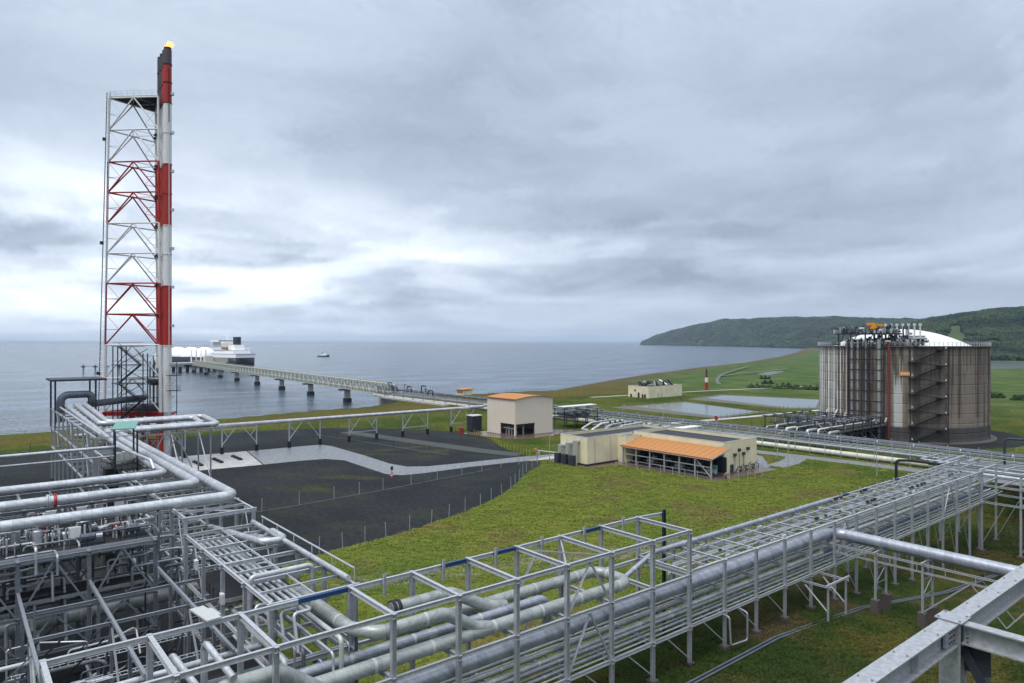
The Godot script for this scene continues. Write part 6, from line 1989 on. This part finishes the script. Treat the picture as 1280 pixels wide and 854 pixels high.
func build_small_things() -> void:
	fence("leaning bare posts along the curved edge where gravel meets meadow", [[36, 110.5], [50, 114.6], [64, 116.2], [76, 119.2], [93, 125.4], [109, 134.2], [127, 149.4], [137, 156], [143, 163]], 5.6, 2.9, M.post, false, "fence", 0.12)
	fence("far row of thin posts along the gravel's back edge", [[-30, 282], [30, 285], [92, 291], [124, 284], [142, 265], [154, 251], [165, 227]], 9.0, 2.6, M.post_dark, true, "fence", 0.06)
	fence("yellow-green marker posts along the gravel beside the tall shed", [[163, 224], [158, 206], [150, 190], [147, 176], [146, 170]], 2.4, 2.0, M.post_yellow, false, "fence", 0.1)
	fence("thin inner posts along the gravel's lengthwise drain", [[44, 150], [70, 152], [84, 154], [110, 157], [140, 160]], 8.5, 3.0, M.post, false, "fence", 0.06)
	fence("thin inner posts along the drain beyond the loop road", [[112, 262], [118, 232], [122, 205], [126, 186]], 8.0, 2.6, M.post_dark, false, "fence", 0.06)
	fence("post fence along the near side of the settling ponds", [[284, 192], [334, 195], [356, 198], [374, 182], [436, 210]], 6.0, 2.4, M.post_dark)
	fence("post fence along the far side of the settling ponds", [[286, 269], [353, 266], [366, 278], [420, 286]], 6.0, 2.2, M.post_dark)
	fence("wire fence on dark posts before the tank pipes", [[240, 172], [300, 166], [360, 160]], 7.0, 2.2, M.post_dark)
	fence("line of thin posts before the long building's orange lean-to", [[155.5, 108], [155, 120], [154.5, 132], [154, 140]], 3.6, 2.4, M.post, true, "fence", 0.05)
	fence("tall thin posts before the long building's right corner", [[158, 104], [165, 103], [172, 103]], 4.2, 4.4, M.post, false, "fence", 0.02)
	fence("short coastal fence on the bluff at the left edge", [[-60, 326], [0, 340], [60, 347], [119, 355], [180, 362]], 12.0, 2.4, M.post_dark)
	fence("row of dark stakes on the hut side of the jetty's shore end", [[262, 408], [300, 400], [350, 392]], 4.0, 3.2, M.post_dark, true, "fence", 0.05)
	fence("wire fence round the round tank's right side", [[262, 72], [300, 66], [350, 70], [380, 90]], 7.0, 2.4, M.post)
	# kerbs of the gravel drains
	for q in [["pale stone kerb of the lengthwise drain on the gravel", [[36, 150.6], [60, 151], [84, 153.4], [112, 157.4], [122, 158.8]]], ["pale stone kerb of the drain beyond the loop road", [[112.6, 262], [118.6, 232], [122.6, 205], [126.6, 188]]]]:
		var kb := thing("kerb", q[0], "kerb", P(q[1][0][0], q[1][0][1], 0))
		for i in q[1].size() - 1:
			var a := Vector2(q[1][i][0], q[1][i][1])
			var b := Vector2(q[1][i + 1][0], q[1][i + 1][1])
			var n := int(a.distance_to(b) / 3.0)
			for k in n:
				var x := a.lerp(b, (k + 0.02) / n)
				var y := a.lerp(b, (k + 0.96) / n)
				beam(kb, "kerb_stone", P(x.x, x.y, 0.06), P(y.x, y.y, 0.06), 0.25, 0.16, M.drain_stone, "box")
	# rows of dark anchor blocks on the concrete pad
	for k in 4:
		for j in 5:
			var u := 52.0 + k * 6.2
			var v := 216.0 + j * 1.9 + k * 1.6
			var p := P(u, v, 0.012)
			var a := thing("anchor_block", "dark anchor block on the pale concrete pad, %s in the %s row from the left" % [["nearest", "second", "third", "fourth", "farthest"][j], ["first", "second", "third", "fourth"][k]], "block", p, "dark anchor blocks on the pad")
			box(a, "block_base", p + Vector3(-.5, 0, -.5), p + Vector3(.5, .5, .5), M.black)
			rod(a, "anchor_bolt", p + Vector3.UP * .5, p + Vector3.UP * .9, 0.08, M.steel_dark)
	# marker lamp on a red and white tripod
	var m := thing("marker_lamp", "black-headed marker on a red and white tripod beside the loop road", "marker", P(93.7, 167.0, 0))
	var mp := P(93.7, 166.9, 0)
	for k in 3:
		var d := Vector3(cos(k * 2.1), 0, sin(k * 2.1))
		rod(m, "tripod_leg", mp + d * 0.75, mp + Vector3.UP * 1.5, 0.09, M.redlight)
		rod(m, "tripod_tie", mp + d * 0.5 + Vector3.UP * .5, mp + Vector3(cos(k * 2.1 + 2.1), 0, sin(k * 2.1 + 2.1)) * .5 + Vector3.UP * .5, 0.08, M.white)
	rod(m, "marker_post", mp + Vector3.UP * 1.3, mp + Vector3.UP * 2.0, 0.1, M.redlight)
	rod(m, "marker_head", mp + Vector3.UP * 1.95, mp + Vector3.UP * 2.75, 0.33, M.black, "c10")
	rod(m, "marker_cap", mp + Vector3.UP * 2.75, mp + Vector3.UP * 2.85, 0.38, M.black, "c10")
	# barrier arm at the end of the loop road
	var b := thing("barrier_gate", "white barrier arm with an orange counterweight where the road leaves the gravel", "barrier", P(150, 168.6, 0))
	rod(b, "barrier_post", P(149.6, 169.6, 0), P(149.6, 169.6, 1.5), 0.16, M.white)
	box(b, "counterweight", P(149.0, 170.6, 1.1), P(150.0, 171.6, 1.9), M.orange)
	part(b, "barrier_arm", U.box, M.white, along(P(149.6, 170.4, 1.35), P(153.4, 160.6, 1.1), 0.14, 0.2))
	rod(b, "rest_post", P(153.5, 160.5, 0), P(153.5, 160.5, 1.3), 0.2, M.black)
	# lamp standards
	var n := ["by the left end of the long building", "by the right end of the long building", "beside the road bend before the low rack", "behind the tall beige shed", "near the junction rack", "between the ponds and the low rack", "on the near bank of the ponds"]
	var at := [[146, 160.5], [192.6, 107], [206, 118], [199, 228], [198, 84], [262, 208], [240, 214]]
	for i in 7:
		var p := P(at[i][0], at[i][1], 0)
		var l := thing("lamp_post", "slim grey lamp post " + n[i], "lamp post", p)
		rod(l, "pole", p, p + Vector3.UP * 7.4, 0.10, M.steel)
		rod(l, "lamp_arm", p + Vector3.UP * 7.3, p + Vector3(0.9, 7.5, 0.2), 0.05, M.steel)
		box(l, "lamp_head", p + Vector3(.7, 7.42, 0), p + Vector3(1.4, 7.6, .4), M.band)
		rod(l, "base_plate", p, p + Vector3.UP * .5, 0.2, M.kerb)
	var sg := thing("stop_sign", "red round sign on a thin post beside the low tank rack", "sign", P(224, 152, 0))
	rod(sg, "sign_post", P(222.4, 152, 0), P(222.4, 152, 8.6), 0.1, M.steel)
	part(sg, "sign_disc", U.c20, M.red, Transform3D(Basis(Vector3(0, 0, 1.7), Vector3(.1, 0, 0), Vector3(0, 1.7, 0)), P(222.3, 152, 8.4)))
	# person in a brown-pink jacket and white helmet
	person(P(161.6, 107.4, 0.02))
	# shrubs on the plain
	var wh := [[501, 302], [509, 285], [513, 272], [516, 262], [536, 152], [526, 136], [548, 160], [640, 380], [560, 330], [530, 296], [585, 250], [610, 300]]
	var wn := ["in the hedge beyond the ponds, first", "in the hedge beyond the ponds, second", "in the hedge beyond the ponds, third", "in the hedge beyond the ponds, fourth", "right of the tank, nearer the wall", "right of the tank, nearest the frame edge", "right of the tank, farther back", "alone by the far shore road", "left of the hedge, farther back", "just behind the hedge", "hidden close behind the tank", "on the far plain behind the hedge"]
	for i in wh.size(): shrub(wh[i][0], wh[i][1], "dark green shrub " + wn[i], 10 if i < 4 else 5, i)

func shrub(u: float, v: float, label: String, wide: float, sd: int) -> void:
	var r := RandomNumberGenerator.new()
	r.seed = 100 + sd
	var g := ground_h(u, v)
	var t := thing("shrub", label, "shrub", P(u, v, g), "shrubs on the plain")
	var st := st_new()
	for k in 420:
		var c := P(u, v, g) + L(r.randf_range(-wide, wide), r.randf_range(-2.5, 2.5), 0)
		c.y = g + r.randf() * 3.6 * (0.6 + 0.4 * sin(c.x * 0.9 + c.z))
		var a := r.randf() * TAU
		var x := Vector3(cos(a), r.randf_range(-.5, .5), sin(a)) * 0.75
		var y := Vector3(-sin(a) * .4, r.randf_range(.5, 1.0), cos(a) * .4) * 0.75
		for q in [c - x, c + x, c + y]: st.add_vertex(q)
	st.generate_normals()
	joined(t, "foliage", st, M.leaf)
	for k in 3: rod(t, "stem", P(u, v, g) + L(-wide * .5 + wide * .5 * k, 0, -.1), P(u, v, g) + L(-wide * .5 + wide * .5 * k + .4, 0, 2.2), 0.12, M.soot)

# a standing figure meshed as one smooth body
func person(at: Vector3) -> void:
	var t := thing("person", "person in a brownish pink jacket and white helmet by the long building's corner", "person", at)
	var f := L(-0.3, -1, 0).normalized()
	var s := f.cross(Vector3.UP).normalized()
	var J := func(x: float, y: float, z: float) -> Vector3: return at + s * x + Vector3.UP * y + f * z
	var body := [[J.call(0, 0.98, 0), J.call(0, 1.38, 0.02), 0.15, 0.18], [J.call(0, 1.40, 0), J.call(0, 1.55, 0.02), 0.08, 0.065], [J.call(-.19, 1.40, 0), J.call(.19, 1.40, 0), 0.085, 0.085],
		[J.call(-.20, 1.40, 0), J.call(-.27, 1.13, .03), 0.07, 0.055], [J.call(-.27, 1.13, .03), J.call(-.22, .95, .20), 0.052, 0.042], [J.call(.20, 1.40, 0), J.call(.27, 1.13, .0), 0.07, 0.055], [J.call(.27, 1.13, .0), J.call(.28, .86, .06), 0.052, 0.042]]
	var legs := [[J.call(-.10, .95, 0), J.call(-.12, .50, .05), 0.105, 0.075], [J.call(-.12, .50, .05), J.call(-.12, .09, -.02), 0.072, 0.05], [J.call(-.12, .06, -.03), J.call(-.13, .05, .16), 0.05, 0.04], [J.call(.10, .95, 0), J.call(.12, .50, .02), 0.105, 0.075], [J.call(.12, .50, .02), J.call(.13, .09, -.05), 0.072, 0.05], [J.call(.13, .06, -.06), J.call(.14, .05, .13), 0.05, 0.04], [J.call(-.09, .97, 0), J.call(.09, .97, 0), .12, .12]]
	var head := [[J.call(0, 1.60, .02), J.call(0, 1.70, .02), 0.082, 0.095], [J.call(0, 1.63, .10), J.call(0, 1.66, .10), .02, .016]]
	var hands := []
	for q in [[J.call(-.22, .95, .20), J.call(-.20, .90, .27)], [J.call(.28, .86, .06), J.call(.28, .78, .08)]]:
		hands.append([q[0], q[1], 0.034, 0.030])
		for k in 4:
			var w: Vector3 = s * (0.022 * (k - 1.5))
			hands.append([q[1] + w, q[1] + w + (q[1] - q[0]).normalized() * (0.07 - 0.008 * absf(k - 1.3)) + f * 0.02, 0.009, 0.008])
		hands.append([(q[0] + q[1]) / 2, (q[0] + q[1]) / 2 + f * .05 + (q[1] - q[0]) * .3, 0.010, 0.009])
	var hat := [[J.call(0, 1.735, .01), J.call(0, 1.76, .0), 0.115, 0.105], [J.call(0, 1.715, .10), J.call(0, 1.71, .13), 0.05, 0.03]]
	var skin := mat(Color(0.72, 0.54, 0.44), 0.6)
	part(t, "body", blob(legs + body + head + hands, at, 0.022), M.jacket, Transform3D(Basis(), at))
	part(t, "trousers", blob(grown(legs, 0.008), at, 0.024), M.navy, Transform3D(Basis(), at))
	part(t, "face_and_hands", blob(grown(head + hands, 0.004), at, 0.014), skin, Transform3D(Basis(), at))
	part(t, "helmet", blob(hat, at, 0.02), M.white, Transform3D(Basis(), at))

func grown(bones: Array, d: float) -> Array:
	var o := []
	for b in bones: o.append([b[0], b[1], b[2] + d, b[3] + d])
	return o

# surface nets over the smooth union of tapered bones
func blob(bones: Array, o: Vector3, cell: float) -> ArrayMesh:
	var field := {}
	for b in bones:
		var a: Vector3 = b[0] - o
		var c: Vector3 = b[1] - o
		var r: float = maxf(b[2], b[3]) + cell * 2.5
		var lo := ((a.min(c) - Vector3.ONE * r) / cell).floor()
		var hi := ((a.max(c) + Vector3.ONE * r) / cell).ceil()
		for x in range(lo.x, hi.x + 1):
			for y in range(lo.y, hi.y + 1):
				for z in range(lo.z, hi.z + 1):
					var p := Vector3(x, y, z) * cell
					var ac := c - a
					var s := clampf((p - a).dot(ac) / maxf(ac.length_squared(), 1e-9), 0, 1)
					var d := p.distance_to(a + ac * s) - lerpf(b[2], b[3], s)
					var key := Vector3i(x, y, z)
					if field.has(key):
						var e: float = field[key]
						var kk := 0.025
						var h := clampf(0.5 + 0.5 * (e - d) / kk, 0, 1)
						field[key] = lerpf(e, d, h) - kk * h * (1 - h)
					else:
						field[key] = d
	var vert := {}
	var vs := PackedVector3Array()
	var ix := PackedInt32Array()
	for key in field:
		var sum := Vector3.ZERO
		var n := 0
		var whole := true
		var val := []
		for k in 8:
			var q: Vector3i = key + Vector3i(k & 1, (k >> 1) & 1, k >> 2)
			if not field.has(q):
				whole = false
				break
			val.append(field[q])
		if not whole: continue
		for e in [[0, 1], [2, 3], [4, 5], [6, 7], [0, 2], [1, 3], [4, 6], [5, 7], [0, 4], [1, 5], [2, 6], [3, 7]]:
			var va: float = val[e[0]]
			var vb: float = val[e[1]]
			if (va < 0) != (vb < 0):
				var s := va / (va - vb)
				var pa := Vector3(e[0] & 1, (e[0] >> 1) & 1, e[0] >> 2)
				var pb := Vector3(e[1] & 1, (e[1] >> 1) & 1, e[1] >> 2)
				sum += pa.lerp(pb, s)
				n += 1
		if n:
			vert[key] = vs.size()
			vs.append((Vector3(key) + sum / n) * cell)
	for key in vert:
		for ax in 3:
			var d := Vector3i(int(ax == 0), int(ax == 1), int(ax == 2))
			var u := Vector3i(int(ax == 1), int(ax == 2), int(ax == 0))
			var w := Vector3i(int(ax == 2), int(ax == 0), int(ax == 1))
			var a: float = field[key]
			if not field.has(key + d): continue
			var b: float = field[key + d]
			if (a < 0) == (b < 0): continue
			if not (vert.has(key - u) and vert.has(key - w) and vert.has(key - u - w)): continue
			var q := [vert[key], vert[key - u], vert[key - u - w], vert[key - w]]
			if a > 0: q.reverse()
			ix.append_array(PackedInt32Array([q[0], q[2], q[1], q[0], q[3], q[2]]))
	var arr := []
	arr.resize(Mesh.ARRAY_MAX)
	arr[Mesh.ARRAY_VERTEX] = vs
	arr[Mesh.ARRAY_INDEX] = ix
	var st := SurfaceTool.new()
	st.create_from_arrays(arr)
	st.generate_normals()
	return st.commit()

func build_plant() -> void:
	build_long_rack()
	build_west_rack()
	build_left_module()
	build_right_trestle()
	build_near_frame()
	build_cross_rack()
	build_long_trestle()
	build_flare()
	build_tank()
	build_buildings()
	build_jetty()
	build_ship()
	build_small_things()
